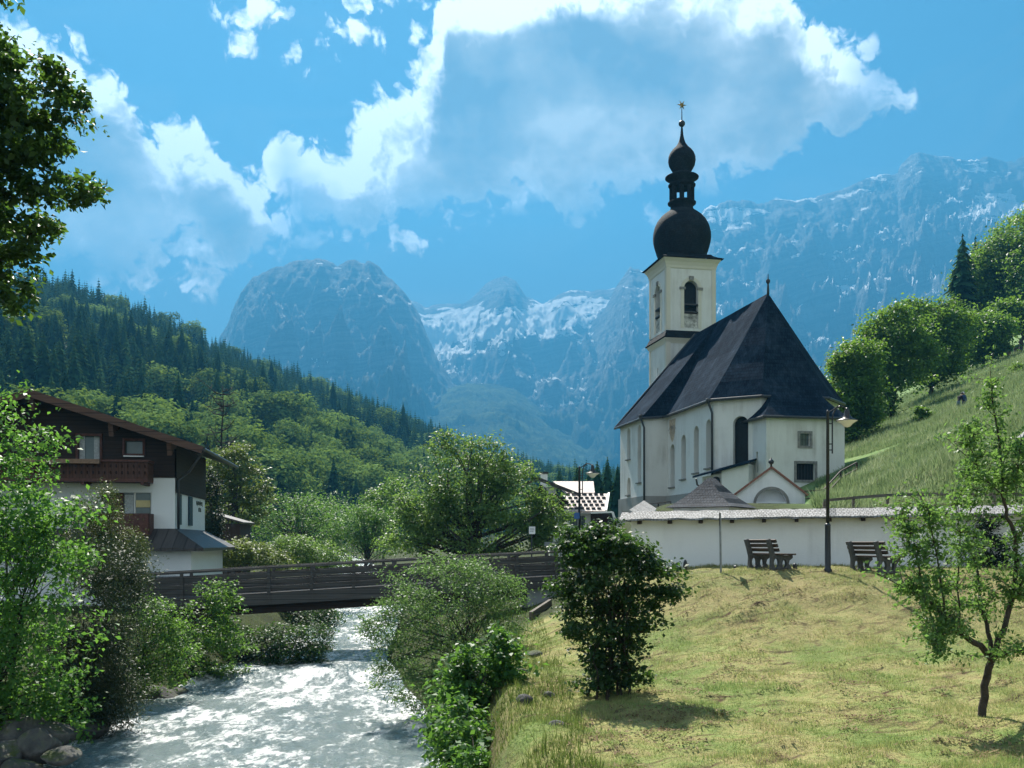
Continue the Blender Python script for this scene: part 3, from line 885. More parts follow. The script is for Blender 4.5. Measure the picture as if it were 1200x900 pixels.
plant('lilac_bush', 'dense dark lilac bush standing alone on the mown grass by the bank', 'bush', 722, 17,
      [(715, 672, 46, 52), (690, 645, 34, 26), (735, 650, 30, 26), (762, 672, 22, 26), (716, 735, 46, 40), (716, 795, 40, 22), (664, 690, 20, 18), (672, 722, 16, 22), (785, 683, 15, 18), (772, 702, 18, 16), (748, 738, 22, 24), (690, 772, 18, 22), (752, 796, 12, 8), (650, 688, 10, 8), (700, 625, 14, 10)],
      340, 56, .16, .085, 'lilac_leaf', 'bark', 23, r0=.07, ntips=90, stems=11, parts=('stems', 'foliage'), spread=.28, shell=.35)
plant('yew_bush', 'dark yew bush against the white wall behind the apple tree', 'bush', 1158, 29.3,
      [(1156, 645, 16, 34), (1160, 620, 12, 18), (1150, 662, 18, 12), (1172, 660, 16, 14)],
      110, 55, .16, .07, 'hedge_leaf', 'dark_bark', 24, r0=.05, ntips=16, stems=2, parts=('stems', 'foliage'))

# the young apple tree: limbs drawn one by one
AY = 15.0
rng = np.random.default_rng(31)
ab = at(1152, 835, AY); abz = g1(ab.x, AY)
ap = thing('apple_tree', 'young apple tree with a bent bare trunk on the mown slope', 'tree', (ab.x, AY, abz))
AL = [  # (points (px,py,dy), r0, r1)
    ([(1151, 842, 0), (1155, 805, 0), (1163, 772, 0)], .064, .054),
    ([(1163, 772, 0), (1150, 757, -.1), (1128, 745, -.2), (1108, 728, -.3), (1098, 712, -.3), (1085, 702, -.35)], .055, .018),
    ([(1163, 772, 0), (1158, 740, .2), (1149, 712, .3), (1147, 680, .4), (1140, 640, .5)], .04, .012),
    ([(1163, 772, 0), (1176, 738, 0), (1188, 700, .1), (1191, 660, .1), (1190, 628, .1)], .048, .028),
    ([(1190, 628, .1), (1180, 605, .1), (1176, 580, .1), (1172, 530, .1), (1165, 490, .1), (1162, 450, .1)], .032, .008),
    ([(1188, 700, .1), (1200, 680, -.2), (1222, 660, -.4)], .03, .012),
    ([(1190, 640, .1), (1204, 610, .3), (1212, 570, .5), (1210, 530, .5)], .024, .008),
    ([(1163, 772, 0), (1185, 765, -.5), (1215, 762, -.9)], .03, .01),
    ([(1085, 702, -.35), (1075, 660, -.3), (1062, 625, -.2), (1057, 600, -.2)], .016, .006),
    ([(1108, 728, -.3), (1100, 670, -.4), (1092, 620, -.5), (1085, 595, -.5)], .016, .006),
    ([(1128, 745, -.2), (1122, 690, -.1), (1125, 640, 0), (1120, 590, .1)], .016, .006),
    ([(1147, 680, .4), (1130, 620, .6), (1145, 575, .7), (1139, 530, .7)], .014, .005),
    ([(1085, 702, -.35), (1072, 692, -.4), (1060, 690, -.5)], .012, .005),
    ([(1108, 728, -.3), (1098, 745, -.6), (1102, 765, -.8)], .012, .005),
    ([(1176, 580, .1), (1192, 560, -.2), (1196, 520, -.3)], .012, .005),
    ([(1176, 580, .1), (1150, 560, -.2), (1138, 520, -.3), (1132, 500, -.3)], .012, .004)]
mb = MB(); tp = []
for pts, ra, rb in AL:
    P = [at(a, b, AY + c) for a, b, c in pts]
    Q = []
    for i in range(len(P) - 1):
        for f in (0, .33, .66):
            Q.append(P[i].lerp(P[i + 1], f) + Vector(rng.normal(size=3)) * .012)
    Q.append(P[-1])
    mb.tube(Q, list(np.linspace(ra, rb, len(Q))), 7, cap=False)
    if ra < .06:
        for i, q in enumerate(Q):
            if i / len(Q) > (.35 if ra > .03 else .12): tp += [q] * (3 if ra > .03 else 4)
extra = []
for i in range(420):        # side twigs
    q = tp[rng.integers(len(tp))]
    e = q + Vector((rng.normal() * .2, rng.normal() * .24, rng.normal() * .15 + .08))
    mb.tube([q, q.lerp(e, .5) + Vector(rng.normal(size=3)) * .02, e], [.006, .005, .003], 4, cap=False); extra.append(e); extra.append(q.lerp(e, .6))
mb.build('trunk', M['bark'], ap, smooth=True, fix=False)
cl = np.array([tuple(q) for q in tp + extra]); cl = cl[rng.random(len(cl)) < .9]
out = unit(rng.normal(size=cl.shape))
V, Q = leaves_round(cl, out, 14, .12, .07, rng, up=.5, rnd=.8, wfac=.55)
np_mesh('crown', V, Q, M['apple_leaf'], ap)

# ------------------------------------------------------------------ beyond the footbridge
plant('ash_tree', 'spreading pale green ash tree rising right behind the middle of the footbridge', 'tree', 560, 57,
      [(648, 598, 16, 22), (645, 625, 20, 18), (550, 570, 48, 40), (524, 532, 20, 18), (520, 514, 12, 8), (545, 520, 12, 8), (572, 535, 26, 22), (604, 590, 48, 42), (500, 595, 38, 34), (560, 625, 80, 30), (632, 605, 26, 30), (490, 630, 36, 24), (478, 600, 18, 18), (590, 560, 26, 22), (535, 600, 40, 40)],
      880, 40, .48, .18, 'ash_leaf', 'bark', 41, r0=.28, ntips=70)
plant('maple_tree', 'broad layered maple beside the chalet roof, pale yellow green', 'tree', 275, 82,
      [(270, 545, 26, 16), (290, 565, 26, 16), (262, 575, 20, 20), (280, 600, 32, 20), (300, 590, 18, 16), (258, 540, 14, 12), (310, 575, 10, 10), (285, 530, 14, 10)],
      260, 40, .6, .24, 'yellow_leaf', 'bark', 42, r0=.25, ntips=40, kw=dict(flat=.35, up=1.0))
plant('willow_tree', 'rounded bright green willow beyond the bridge, widest of the riverside three', 'tree', 345, 92,
      [(335, 600, 40, 22), (365, 600, 36, 24), (310, 612, 30, 24), (350, 630, 56, 26), (395, 605, 22, 20), (375, 588, 16, 10)],
      360, 32, .7, .22, 'green_willow_leaf', 'bark', 43, r0=.25, ntips=40, kw=dict(wfac=.4))
plant('willow_tree', 'soft green willow between the yellow shrub and the ash tree', 'tree', 425, 88,
      [(415, 618, 36, 24), (445, 628, 30, 26), (400, 640, 40, 20), (450, 605, 16, 12), (430, 600, 18, 10)],
      300, 40, .66, .22, 'green_willow_leaf', 'bark', 44, r0=.2, ntips=40, kw=dict(wfac=.4))
plant('birch_tree', 'small dark green birch standing between the willows and the ash', 'tree', 452, 130,
      [(452, 592, 22, 22), (445, 610, 26, 20), (462, 575, 12, 12)],
      150, 40, .9, .34, 'lime_leaf', 'bark', 45, r0=.2, ntips=30)
plant('viburnum_bush', 'yellowish flowering bush behind the left part of the bridge rail', 'bush', 275, 56,
      [(255, 652, 26, 16), (285, 648, 28, 16), (310, 655, 22, 14), (240, 660, 16, 12), (325, 662, 18, 10)],
      220, 42, .38, .15, 'yellow_leaf', 'bark', 46, r0=.07, ntips=30, stems=4, parts=('stems', 'foliage'), spread=.8)
plant('dogwood_bush', 'mid green bush just behind the bridge rail right of the yellowish one', 'bush', 365, 60,
      [(350, 648, 26, 18), (375, 652, 26, 16), (335, 640, 16, 14), (395, 660, 20, 10)],
      200, 42, .4, .14, 'ash_leaf', 'bark', 47, r0=.07, ntips=30, stems=4, parts=('stems', 'foliage'), spread=.8)
plant('thuja_tree', 'dark columnar thuja at the far corner of the chalet', 'tree', 249, 56.5,
      [(248, 600, 8, 38), (249, 630, 9, 24), (248, 570, 5, 16)],
      130, 50, .28, .13, 'hedge_leaf', 'dark_bark', 48, r0=.1, ntips=10, kw=dict(flat=1.2))
# bare larch
rng = np.random.default_rng(51)
b = at(258, 580, 100); bz = g1(b.x, 100)
lo = thing('dead_larch', 'bare dead tree with thin branches rising above the chalet roof', 'tree', (b.x, 100, bz))
mb = MB(); top = at(261, 452, 100)
mb.tube([Vector((b.x, 100, bz)).lerp(top, f) + Vector((rng.normal() * .06, 0, 0)) for f in np.linspace(0, 1, 9)], list(np.linspace(.24, .03, 9)), 7)
mb.build('trunk', M['dark_bark'], lo, smooth=True)
mb = MB()
for i in range(46):
    f = .3 + .68 * rng.random(); p = Vector((b.x, 100, bz)).lerp(top, f); a = rng.random() * 2 * PI; l = 3.3 * (1.1 - f) + .8
    q = p + Vector((math.cos(a) * l, math.sin(a) * l, .9 * l * (.1 + rng.random() * .8)))
    mb.tube([p, p.lerp(q, .5) - Vector((0, 0, .15 * l)), q], [.07, .05, .015], 5, cap=False)
    for k in range(3):
        s = p.lerp(q, .4 + .5 * rng.random()); e = s + Vector(rng.normal(size=3)) * .7
        mb.tube([s, e], [.03, .012], 4, cap=False)
mb.build('branches', M['dark_bark'], lo, smooth=True, fix=False)

# ------------------------------------------------------------------ wood along the meadow
WT = [('lime_tree', 'leafy lime tree right behind the church choir at the foot of the meadow', 1000, 96, [(1000, 450, 26, 34), (1010, 420, 24, 20), (992, 490, 18, 34), (1012, 470, 22, 40)]),
      ('lime_tree', 'big bright crowned lime tree second from the church along the meadow edge', 1045, 112, [(1045, 400, 36, 30), (1030, 430, 34, 40), (1060, 425, 34, 44), (1025, 470, 26, 34), (1050, 370, 18, 12), (1020, 400, 14, 12)]),
      ('lime_tree', 'wide lime tree in the middle of the wood, its shaded side facing the meadow', 1090, 128, [(1085, 385, 36, 30), (1110, 395, 34, 36), (1070, 420, 30, 34), (1095, 420, 34, 34), (1085, 362, 20, 10), (1120, 375, 16, 14)]),
      ('lime_tree', 'smaller lime tree at the upper end of the wood by the rusty fence post', 1150, 152, [(1145, 390, 28, 22), (1165, 385, 18, 14), (1135, 405, 20, 20), (1160, 405, 20, 14)]),
      ('beech_tree', 'tall shaded beech on the upper right skyline', 1180, 200, [(1180, 300, 34, 30), (1195, 275, 26, 22), (1160, 320, 26, 34), (1195, 330, 30, 36), (1170, 345, 26, 24)]),
      ('beech_tree', 'taller beech running out of the picture at the upper right', 1225, 190, [(1225, 290, 34, 44), (1215, 330, 34, 40), (1235, 360, 30, 30)]),
      ('beech_tree', 'pale beech lower down on the skyline beside the small spruce', 1142, 205, [(1143, 318, 18, 16), (1135, 335, 16, 18), (1150, 350, 20, 20)]),
      ('beech_tree', 'low beech on the far meadow strip above the old fence posts', 1195, 172, [(1195, 372, 20, 14), (1180, 365, 14, 10), (1212, 375, 18, 16)])]
for i, (nm, lb, bp, Y, L) in enumerate(WT):
    plant(nm, lb, 'tree', bp, Y, L, 700 if nm == 'lime_tree' else 460, 36, .0075 * Y, .0032 * Y, 'lime_leaf', 'bark', 60 + i, r0=.3, ntips=40, group='trees along the meadow edge')
plant('hawthorn_bush', 'single small dark bush on the open meadow', 'bush', 1080, 88, [(1080, 488, 8, 11), (1082, 498, 7, 6), (1079, 480, 4, 6)], 70, 40, .28, .2, 'lime_leaf', 'bark', 81, r0=.06, ntips=10, parts=('stems', 'foliage'))
plant('low_shrub', 'low dark shrub beside the handrail at the sacristy corner', 'bush', 1002, 61, [(998, 573, 16, 7), (1012, 570, 12, 6), (980, 577, 12, 5)], 120, 40, .25, .14, 'lilac_leaf', 'dark_bark', 83, r0=.04, ntips=12, stems=3, parts=('stems', 'foliage'), spread=.5)
plant('rowan_sapling', 'little rowan sapling high on the meadow near the right edge', 'bush', 1190, 100, [(1190, 438, 9, 12), (1192, 448, 8, 6)], 60, 40, .3, .22, 'ash_leaf', 'bark', 82, r0=.06, ntips=10, parts=('stems', 'foliage'))

# ================================================================== wooded hillside on the left
_fp = [-700, -300, 0, 250, 450, 600, 760, 900]
_fY = [110, 130, 150, 175, 265, 380, 420, 450]
_fz = [2.5, 2.8, 3, 3.5, 6, 9, 10, 11]
_rp = [-700, -300, 0, 60, 120, 200, 260, 330, 400, 470, 540, 600, 660, 720, 780, 900]
_rq = [60, 220, 340, 349, 368, 396, 424, 452, 478, 503, 532, 553, 568, 572, 578, 590]
_rY = [480, 560, 620, 640, 660, 680, 700, 740, 780, 840, 860, 820, 780, 760, 760, 760]


def hillz(p, Y):
    yf, zf = np.interp(p, _fp, _fY), np.interp(p, _fp, _fz)
    yr = np.interp(p, _rp, _rY); zr = EYE + (HY - np.interp(p, _rp, _rq)) / F * yr
    t_ = (Y - yf) / (yr - yf)
    z = np.where(t_ <= 1, zf + (zr - zf) * np.clip(t_, -.2, 1) ** 1.05 if False else zf + (zr - zf) * np.clip(t_, -.3, 1), zr - (t_ - 1) * (zr - zf) * .35)
    x = (p - HX) / F * Y
    z = z + 7 * vnoise(x / 70, Y / 70) * ss(0, .25, t_) * (1 - ss(.75, 1, t_))
    return z, t_


PP, TT = np.meshgrid(np.arange(-700, 905, 6), np.linspace(-.12, 2.2, 90), indexing='xy')
yf_ = np.interp(PP, _fp, _fY); yr_ = np.interp(PP, _rp, _rY)
YY = yf_ + (yr_ - yf_) * TT; ZZ, _ = hillz(PP, YY)
fl_, t = mat('forest_floor')
t.out(t.bsdf(t.mix(t.noise(t.pos, .08, 5), (.012, .02, .008), (.04, .055, .018)), 1.0, .05))
tag(np_mesh('hill', np.stack([(PP - HX) / F * YY, YY, ZZ], -1).reshape(-1, 3), grid_faces(*PP.shape), fl_, smooth=True), kind='structure')


def spruce_arrays(rng, H=1.0, layers=13, arms=9, sub=2, slim=.17):
    """unit-height spruce made of drooping sprays"""
    Vs, Fs = [], []
    def quad(a, b, c, d):
        n = len(Vs); Vs.extend((a, b, c, d)); Fs.append((n, n + 1, n + 2, n + 3))
    for k in range(4):      # trunk
        a0, a1 = k * PI / 2, (k + 1) * PI / 2
        quad((.012 * math.cos(a0), .012 * math.sin(a0), -.04), (.012 * math.cos(a1), .012 * math.sin(a1), -.04), (.002 * math.cos(a1), .002 * math.sin(a1), .97), (.002 * math.cos(a0), .002 * math.sin(a0), .97))
    for l in range(layers):
        f = l / (layers - 1)
        z = .10 + .88 * f ** .92
        R = slim * (1 - f) ** .8 * (.85 + .3 * rng.random()) + .012
        n = max(4, int(arms * (1 - .45 * f)))
        a0 = rng.random() * 6.28
        for i in range(n):
            a = a0 + 2 * PI * i / n + rng.normal() * .18
            r = R * (.7 + .5 * rng.random()); d = r * (.35 + .35 * rng.random())
            c, s = math.cos(a), math.sin(a)
            w = r * .30
            zt = z - d; up = .022 + .03 * (1 - f)
            # a spray: two folded quads, inner and outer
            quad((0, 0, z + up), (c * r * .55 - s * w, s * r * .55 + c * w, z - d * .45), (c * r, s * r, zt), (c * r * .55 + s * w, s * r * .55 - c * w, z - d * .45))
            if sub > 1:
                quad((c * r * .2, s * r * .2, z - d * .05), (c * r * .6 - s * w * .5, s * r * .6 + c * w * .5, z - d * .5 - .022), (c * r * .9, s * r * .9, zt - .03), (c * r * .6 + s * w * .5, s * r * .6 - c * w * .5, z - d * .5 - .022))
    return np.array(Vs, float), np.array(Fs)


def broad_arrays(rng, n=260, q=.085, lobes=9):
    """unit-height broadleaf: trunk and leaf clumps on an uneven crown"""
    Bl = [(0, 0, .62, .26, .26, .30)]
    for i in range(lobes):
        a = rng.random() * 6.28; r = .16 + .12 * rng.random(); z = .34 + .5 * rng.random()
        s = .10 + .09 * rng.random()
        Bl.append((r * math.cos(a), r * math.sin(a), z, s, s, s * .9))
    cl, out, _ = crown_clumps(Bl, n, rng, .75)
    V, Q = leaves_round(cl, out, 2.2, .035, q, rng, up=.4, outw=1.1, rnd=.45, droop=.2, wfac=.85)
    k = len(V)
    tv, tf = [], []
    for j in range(4):
        a0, a1 = j * PI / 2, (j + 1) * PI / 2
        b = k + len(tv)
        tv += [(.02 * math.cos(a0), .02 * math.sin(a0), -.05), (.02 * math.cos(a1), .02 * math.sin(a1), -.05), (.006 * math.cos(a1), .006 * math.sin(a1), .7), (.006 * math.cos(a0), .006 * math.sin(a0), .7)]
        tf.append((b, b + 1, b + 2, b + 3))
    return np.vstack([V, tv]), np.vstack([Q, tf])


rng = np.random.default_rng(77)
S = 5.1
cx_, cy_ = np.meshgrid(np.arange(-640, 190, S), np.arange(135, 900, S))
x = (cx_ + rng.uniform(-.45, .45, cx_.shape) * S).ravel(); y = (cy_ + rng.uniform(-.45, .45, cx_.shape) * S).ravel()
p = HX + F * x / y
z, tt_ = hillz(p, y)
q = HY - (z - EYE) / y * F
keep = (p > -130) & (p < 800) & (tt_ > .0) & (tt_ < 1.12)
x, y, z, p, q, tt_ = (a[keep] for a in (x, y, z, p, q, tt_))
edge = np.interp(p, [-200, 0, 120, 230, 300, 360, 420, 480, 560, 640, 800], [560, 540, 528, 505, 512, 524, 540, 560, 580, 604, 640])
dec = (q > edge + rng.normal(size=len(q)) * 9) & (rng.random(len(q)) < .62)
dec |= rng.random(len(q)) < .03 + .22 * (fbm(x / 45, y / 60, o=3) > .22)
hgt = np.where(dec, rng.uniform(12, 21, len(q)), np.clip(rng.normal(14.5, 3.8, len(q)), 6, 25))
sel = np.where(dec, rng.random(len(q)) < .34, (rng.random(len(q)) < .92) & (fbm(x / 30 + 9, y / 30, o=2) > -.42))
x, y, z, p, q, dec, hgt = (a[sel] for a in (x, y, z, p, q, dec, hgt))
SPV = [spruce_arrays(np.random.default_rng(100 + i), layers=20, arms=13, slim=.20) for i in range(5)]
SPS = [spruce_arrays(np.random.default_rng(120 + i), layers=13, arms=9, sub=1, slim=.21) for i in range(5)]
BRV = [broad_arrays(np.random.default_rng(140 + i), 1300, .042, 12) for i in range(5)]
BRS = [broad_arrays(np.random.default_rng(160 + i), 420, .07) for i in range(5)]


def proto_mesh(name, V, Fq, m):
    o = np_mesh(name, V, Fq, m); me = o.data; bpy.data.objects.remove(o); return me


SPM = [proto_mesh('spruce_mesh', V, Fq, M['spruce_needle']) for V, Fq in SPV]
BRM = [proto_mesh('broadleaf_mesh', V, Fq, M['broadleaf_far']) for V, Fq in BRV]


def forest(mask, meshes, sarr, nmax, name, label, cat, group, mass, m, seed, slim=1.0, dense=None):
    rng = np.random.default_rng(seed)
    idx = np.where(mask)[0]
    vis = (p[idx] > -12) & (p[idx] < 735)
    hid = (p[idx] < 245) & (q[idx] > 470)          # behind the chalet
    order = np.argsort(np.where(vis & ~hid, y[idx] / hgt[idx], 1e9))
    near, far = idx[order[:nmax]], idx[order[nmax:]]
    for i in near:
        o = bpy.data.objects.new(name, meshes[rng.integers(len(meshes))]); COL.objects.link(o)
        h = hgt[i]; w = h * rng.uniform(.85, 1.2) * slim
        o.location = (x[i], y[i], z[i] - .3); o.rotation_euler = (0, 0, rng.random() * 6.28); o.scale = (w, w, h)
        tag(o, label, cat, group)
    Vs, Fs, Ts, n = [], [], [], 0
    for i in far:
        sr = dense if y[i] < 300 else sarr
        V, Fq = sr[rng.integers(len(sr))]
        a = rng.random() * 6.28; c, s = math.cos(a), math.sin(a); h = hgt[i]; w = h * rng.uniform(.85, 1.2) * slim
        Vs.append(np.stack([(V[:, 0] * c - V[:, 1] * s) * w + x[i], (V[:, 0] * s + V[:, 1] * c) * w + y[i], V[:, 2] * h + z[i] - .3], 1))
        Fs.append(Fq + n); n += len(V); Ts.append(np.full(len(V), rng.random()))
    o = np_mesh(mass, np.vstack(Vs), np.vstack(Fs), m, tint=np.concatenate(Ts)); tag(o, kind='stuff')


forest(~dec, SPM, SPS, 300, 'spruce_tree', 'dark pointed spruce on the wooded hillside behind the chalet', 'tree', 'spruces on the wooded hillside', 'spruce_forest', M['spruce_needle'], 5, dense=SPV)
forest(dec, BRM, BRS, 300, 'broadleaf_tree', 'round pale green broadleaf tree on the wooded hillside behind the chalet', 'tree', 'broadleaf trees on the wooded hillside', 'broadleaf_forest', M['broadleaf_far'], 6, slim=1.15, dense=BRV)
# single spruces
SPX = [(700, 538, 150, 'spruce', 'spruce beside the far corner of the nave, left of the pair'), (712, 533, 165, '', 'pointed spruce close to the church nave, its tip above the others'), (724, 541, 140, '', 'spruce half hidden by the church nave corner'), (690, 549, 190, '', 'smaller spruce behind the tiled roof of the white house'), (676, 541, 170, '', 'spruce rising behind the street lamp beyond the bridge'), (655, 546, 180, '', 'spruce rising behind the chimney of the white house'), (733, 548, 170, '', 'spruce mostly behind the nave wall')]
for (px, py, Y, _, lb) in SPX:
    o = bpy.data.objects.new('spruce_tree', SPM[int(px) % 5]); COL.objects.link(o); b = at(px, py, Y); z0_ = g1(b.x, Y)
    o.location = (b.x, Y, z0_ - .3); o.scale = ((b.z - z0_) * 1.15,) * 2 + (b.z - z0_,); tag(o, lb, 'tree')
for (px, py, Y, h, lb) in ((1128, 372, 195, 17, 'lone dark spruce on the skyline between the lime wood and the beeches'), (1143, 350, 215, 14, 'small spruce tucked behind the pale beech on the skyline'),):
    o = bpy.data.objects.new('spruce_tree', SPM[1]); COL.objects.link(o); b = at(px, py, Y)
    o.location = (b.x, Y, g1(b.x, Y) - .3); hh = h + max(0, b.z - g1(b.x, Y)); o.scale = (hh * 1.1, hh * 1.1, hh); tag(o, lb, 'tree')
# ================================================================== building materials
plaster('church_plaster', (.64, .64, .61), (.36, .34, .30), .6)
plaster('wall_plaster', (.74, .745, .75), (.38, .37, .36), .5)
plaster('chalet_plaster', (.72, .74, .74), (.5, .5, .48), .2)
plaster('cream_trim', (.58, .555, .47), (.4, .36, .25), .25)
plaster('grey_stone', (.30, .29, .27), (.14, .135, .125), .7)
plaster('concrete', (.30, .31, .31), (.13, .135, .13), .6)
shingles('roof_shingle', (.012, .023, .039), (.006, .012, .021), (.003, .006, .010), .2, .3, .95, .02, weather=(.06, .09, .13), wamt=.6)
shingles('dome_shingle', (.014, .019, .023), (.008, .011, .014), (.004, .005, .006), .16, .18, .85, .08, weather=(.05, .055, .055), wamt=.4)
shingles('wall_shingle', (.27, .265, .26), (.16, .155, .15), (.05, .048, .046), .11, .14, .8, .3, weather=(.42, .41, .40), wamt=.6, bump=1.0)
shingles('pavilion_shingle', (.045, .052, .064), (.026, .030, .038), (.012, .014, .017), .12, .14, .85, .1, weather=(.13, .135, .145), wamt=.5, bump=1.0)
shingles('clay_tile', (.50, .42, .38), (.38, .31, .28), (.12, .09, .08), .22, .3, .7, .4, bump=1.0)
simple('iron', (.018, .02, .022), .45, .4, .3, 30)
simple('dark_metal', (.03, .032, .035), .4, .5, .2, 12)
simple('zinc', (.22, .23, .24), .45, .5, .2, 12, metal=.6)
simple('gold', (.30, .20, .07), .35, .5, .15, 6, metal=.9)
simple('stone_trim', (.20, .195, .18), .9, .2, .3, 6, .5)
simple('relief', (.36, .35, .32), .9, .2, .75, 3.2, .9, bscale=6)
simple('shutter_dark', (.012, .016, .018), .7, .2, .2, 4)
simple('rust_tile', (.22, .10, .075), .8, .2, .35, 14, .5)
simple('faded_fresco', (.45, .36, .26), .9, .1, .3, 5)
simple('lamp_glass', (.82, .80, .74), .25, .5, .05, 20)
simple('white_paint', (.78, .78, .75), .5, .4, .05, 8)
simple('teal_shutter', (.03, .06, .085), .6, .3, .25, 7)
simple('red_brown_wood', (.085, .035, .026), .7, .3, .35, 9, .3)
simple('tan_wood', (.20, .125, .08), .7, .3, .3, 9, .3)
simple('curtain', (.40, .42, .42), .9, .1, .25, 12)
simple('sign_yellow', (.60, .50, .25), .6, .3, .05, 8)
simple('sign_white', (.75, .76, .76), .5, .4, .05, 8)
simple('sign_blue', (.03, .10, .28), .5, .4, .05, 8)
planks('dark_timber', (.030, .018, .013), .18, 'x')
planks('dark_timber_upright', (.034, .020, .014), .16, 'z')
planks('brown_board', (.075, .034, .022), .14, 'z')
planks('fascia_wood', (.10, .055, .038), .4, 'x')
planks('bridge_wood', (.080, .074, .069), .22, 'x', .8)
planks('bench_wood', (.06, .04, .032), .3, 'x', .7)
planks('fence_wood', (.13, .11, .09), .3, 'x', .85)
planks('skirt_roof', (.055, .048, .046), .5, 'z', .5, gap=.3)
gm_, t = mat('window_glass')
t.out(t.bsdf(t.mix(t.noise(t.pos, 1.3, 3), (.05, .065, .07), (.16, .2, .2)), .08, .6)); M['window_glass'] = gm_
gm_, t = mat('leaded_glass')
uvn = t.n('ShaderNodeTexBrick', _offset=0.0, Vector=t.uv, Color1=(.30, .28, .23, 1), Color2=(.20, .19, .16, 1), Mortar=(.06, .06, .055, 1), Scale=1.0)
uvn.inputs['Brick Width'].default_value = .16; uvn.inputs['Row Height'].default_value = .2; uvn.inputs['Mortar Size'].default_value = .012
t.out(t.bsdf(uvn.outputs[0], .3, .5)); M['leaded_glass'] = gm_

# ================================================================== church
CA = Vector((19.57, 75, 0)); CE = Vector((.188, -.982, 0)).normalized(); CS = Vector((.982, .188, 0)).normalized()
Z3 = Vector((0, 0, 1))


def C(e, s, z): return CA + CE * e + CS * s + Z3 * z


ZB, ZE, ZR = 5.4, 15.77, 24.0
ch = thing('village_church', 'white village church with a steep dark shingle roof and an onion domed bell tower', 'church', tuple(C(-6, 0, 6.9)))
wall = MB(); glass = []


def wall_run(p, q, z0, z1, holes=(), depth=.45, mb=None):
    """wall from p to q (e,s pairs); its outside is on the left when walking p -> q"""
    P, Q = C(*p, 0), C(*q, 0); u = (Q - P); L = u.length; u.normalize()
    inn = Vector((-u.y, u.x, 0))
    H = [h for h in holes]
    (mb or wall).panel(P, u, rect(0, L, z0, z1), H, depth, inn)
    return P, u, inn, L


def pane(P, u, inn, loop, mname, name, parent, depth, sill=None, tint=None):
    m_ = MB(); m_.panel(P + inn * depth, u, loop); o = m_.build(name, M[mname], parent)
    if sill:
        u0, u1, z = sill
        MB().bar(P + u * u0 + Z3 * z - inn * .1 + inn * .16, P + u * u1 + Z3 * z - inn * .1 + inn * .16, .5, .10).build('sill', M['stone_trim'], o)
    return o


s1 = 5.28; A_, B_, C_, D_ = (2.04, -5.28), (4.4, -2.6), (4.4, 2.3), (2.04, 4.75)
NE = (-7.79, -5.28); N1 = (-7.79, -7.25); NW = (-14.6, -7.25)
# left choir wall, from NE to A (u runs towards the viewer), outside is -s
wins = [(1.23, 9.5, 13.0), (3.76, 10.0, 13.5), (6.48, 10.3, 13.9), (9.04 - .1, 10.5, 14.1)]
holes = [arch(1.0, a, b, u) for u, a, b in wins]
P, u, inn, L = wall_run(NE, A_, ZB, ZE, holes)
for (uu, a, b), h in zip(wins, holes): pane(P, u, inn, h, 'leaded_glass', 'window', ch, .42, (uu - .6, uu + .6, a - .06))
fr = MB(); c0 = P + u * 1.25 + Z3 * 14.15 - inn * .012
fr.panel(c0, u, [(-.75, .9), (.75, .9), (.62, -.2), (.35, -.75), (0, -1.0), (-.35, -.75), (-.62, -.2)])
fo_ = fr.build('painted_sundial', M['faded_fresco'], ch)
fr = MB()
for a in range(-60, 61, 20):
    r = math.radians(a - 90); q = c0 - inn * .02 + Z3 * .55
    fr.bar(q + (u * math.cos(r) + Z3 * math.sin(r)) * .25, q + (u * math.cos(r) + Z3 * math.sin(r)) * 1.0, .02, .03)
fr.build('hour_line', M['stone_trim'], fo_)
# transept end and nave wall
wall_run(N1, NE, ZB, 15.7)
nw = [(6.81 - 4.3, 12.2, 14.9, .9, False, .42), (6.81 - 1.35, 10.0, 14.9, .9, False, .42), (6.81 - 4.3, 9.1, 10.6, 1.0, True, .3)]
holes = [arch(w, a, b, uu, pointed=pt) for uu, a, b, w, pt, d in nw]
P, u, inn, L = wall_run(NW, N1, ZB, 15.5, holes)
for (uu, a, b, w, pt, d), h in zip(nw, holes): pane(P, u, inn, h, 'leaded_glass' if not pt else 'faded_fresco', 'window' if not pt else 'niche', ch, d, (uu - .55, uu + .55, a - .06))
# choir polygon
h1 = arch(1.12, 10.6, 14.1, 2.05)
P, u, inn, L = wall_run(A_, B_, ZB, ZE, [h1]); pane(P, u, inn, h1, 'shutter_dark', 'window', ch, .5, (1.4, 2.7, 10.54))
PAB, uAB, iAB, LAB = P, u, inn, L
wall_run(B_, C_, ZB, ZE); wall_run(C_, D_, ZB, ZE); wall_run(D_, (-7.79, 4.75), ZB, ZE)
wall_run((-7.79, 4.75), (-7.79, 7.25), ZB, 15.7); wall_run((-7.79, 7.25), (-14.6, 7.25), ZB, 15.5)
# west gable
P = C(-14.6, 7.25, 0); wall.panel(P, -CS, [(0, ZB), (14.5, ZB), (14.5, 15.5), (7.25, 23.6), (0, 15.5)])
wall.build('wall', M['church_plaster'], ch)
pl = MB()
for a, b in ((NW, N1), (N1, NE), (NE, A_)):
    Pa, Pb = C(*a, 0), C(*b, 0); uu = (Pb - Pa).normalized(); out_ = Vector((uu.y, -uu.x, 0))
    pl.prism([Pa + out_ * .14 + Z3 * ZB - uu * .14, Pb + out_ * .14 + Z3 * ZB, Pb + out_ * .14 + Z3 * 8.8, Pa + out_ * .14 + Z3 * 8.8 - uu * .14], -out_ * .13)
pl.build('plinth', M['grey_stone'], ch)
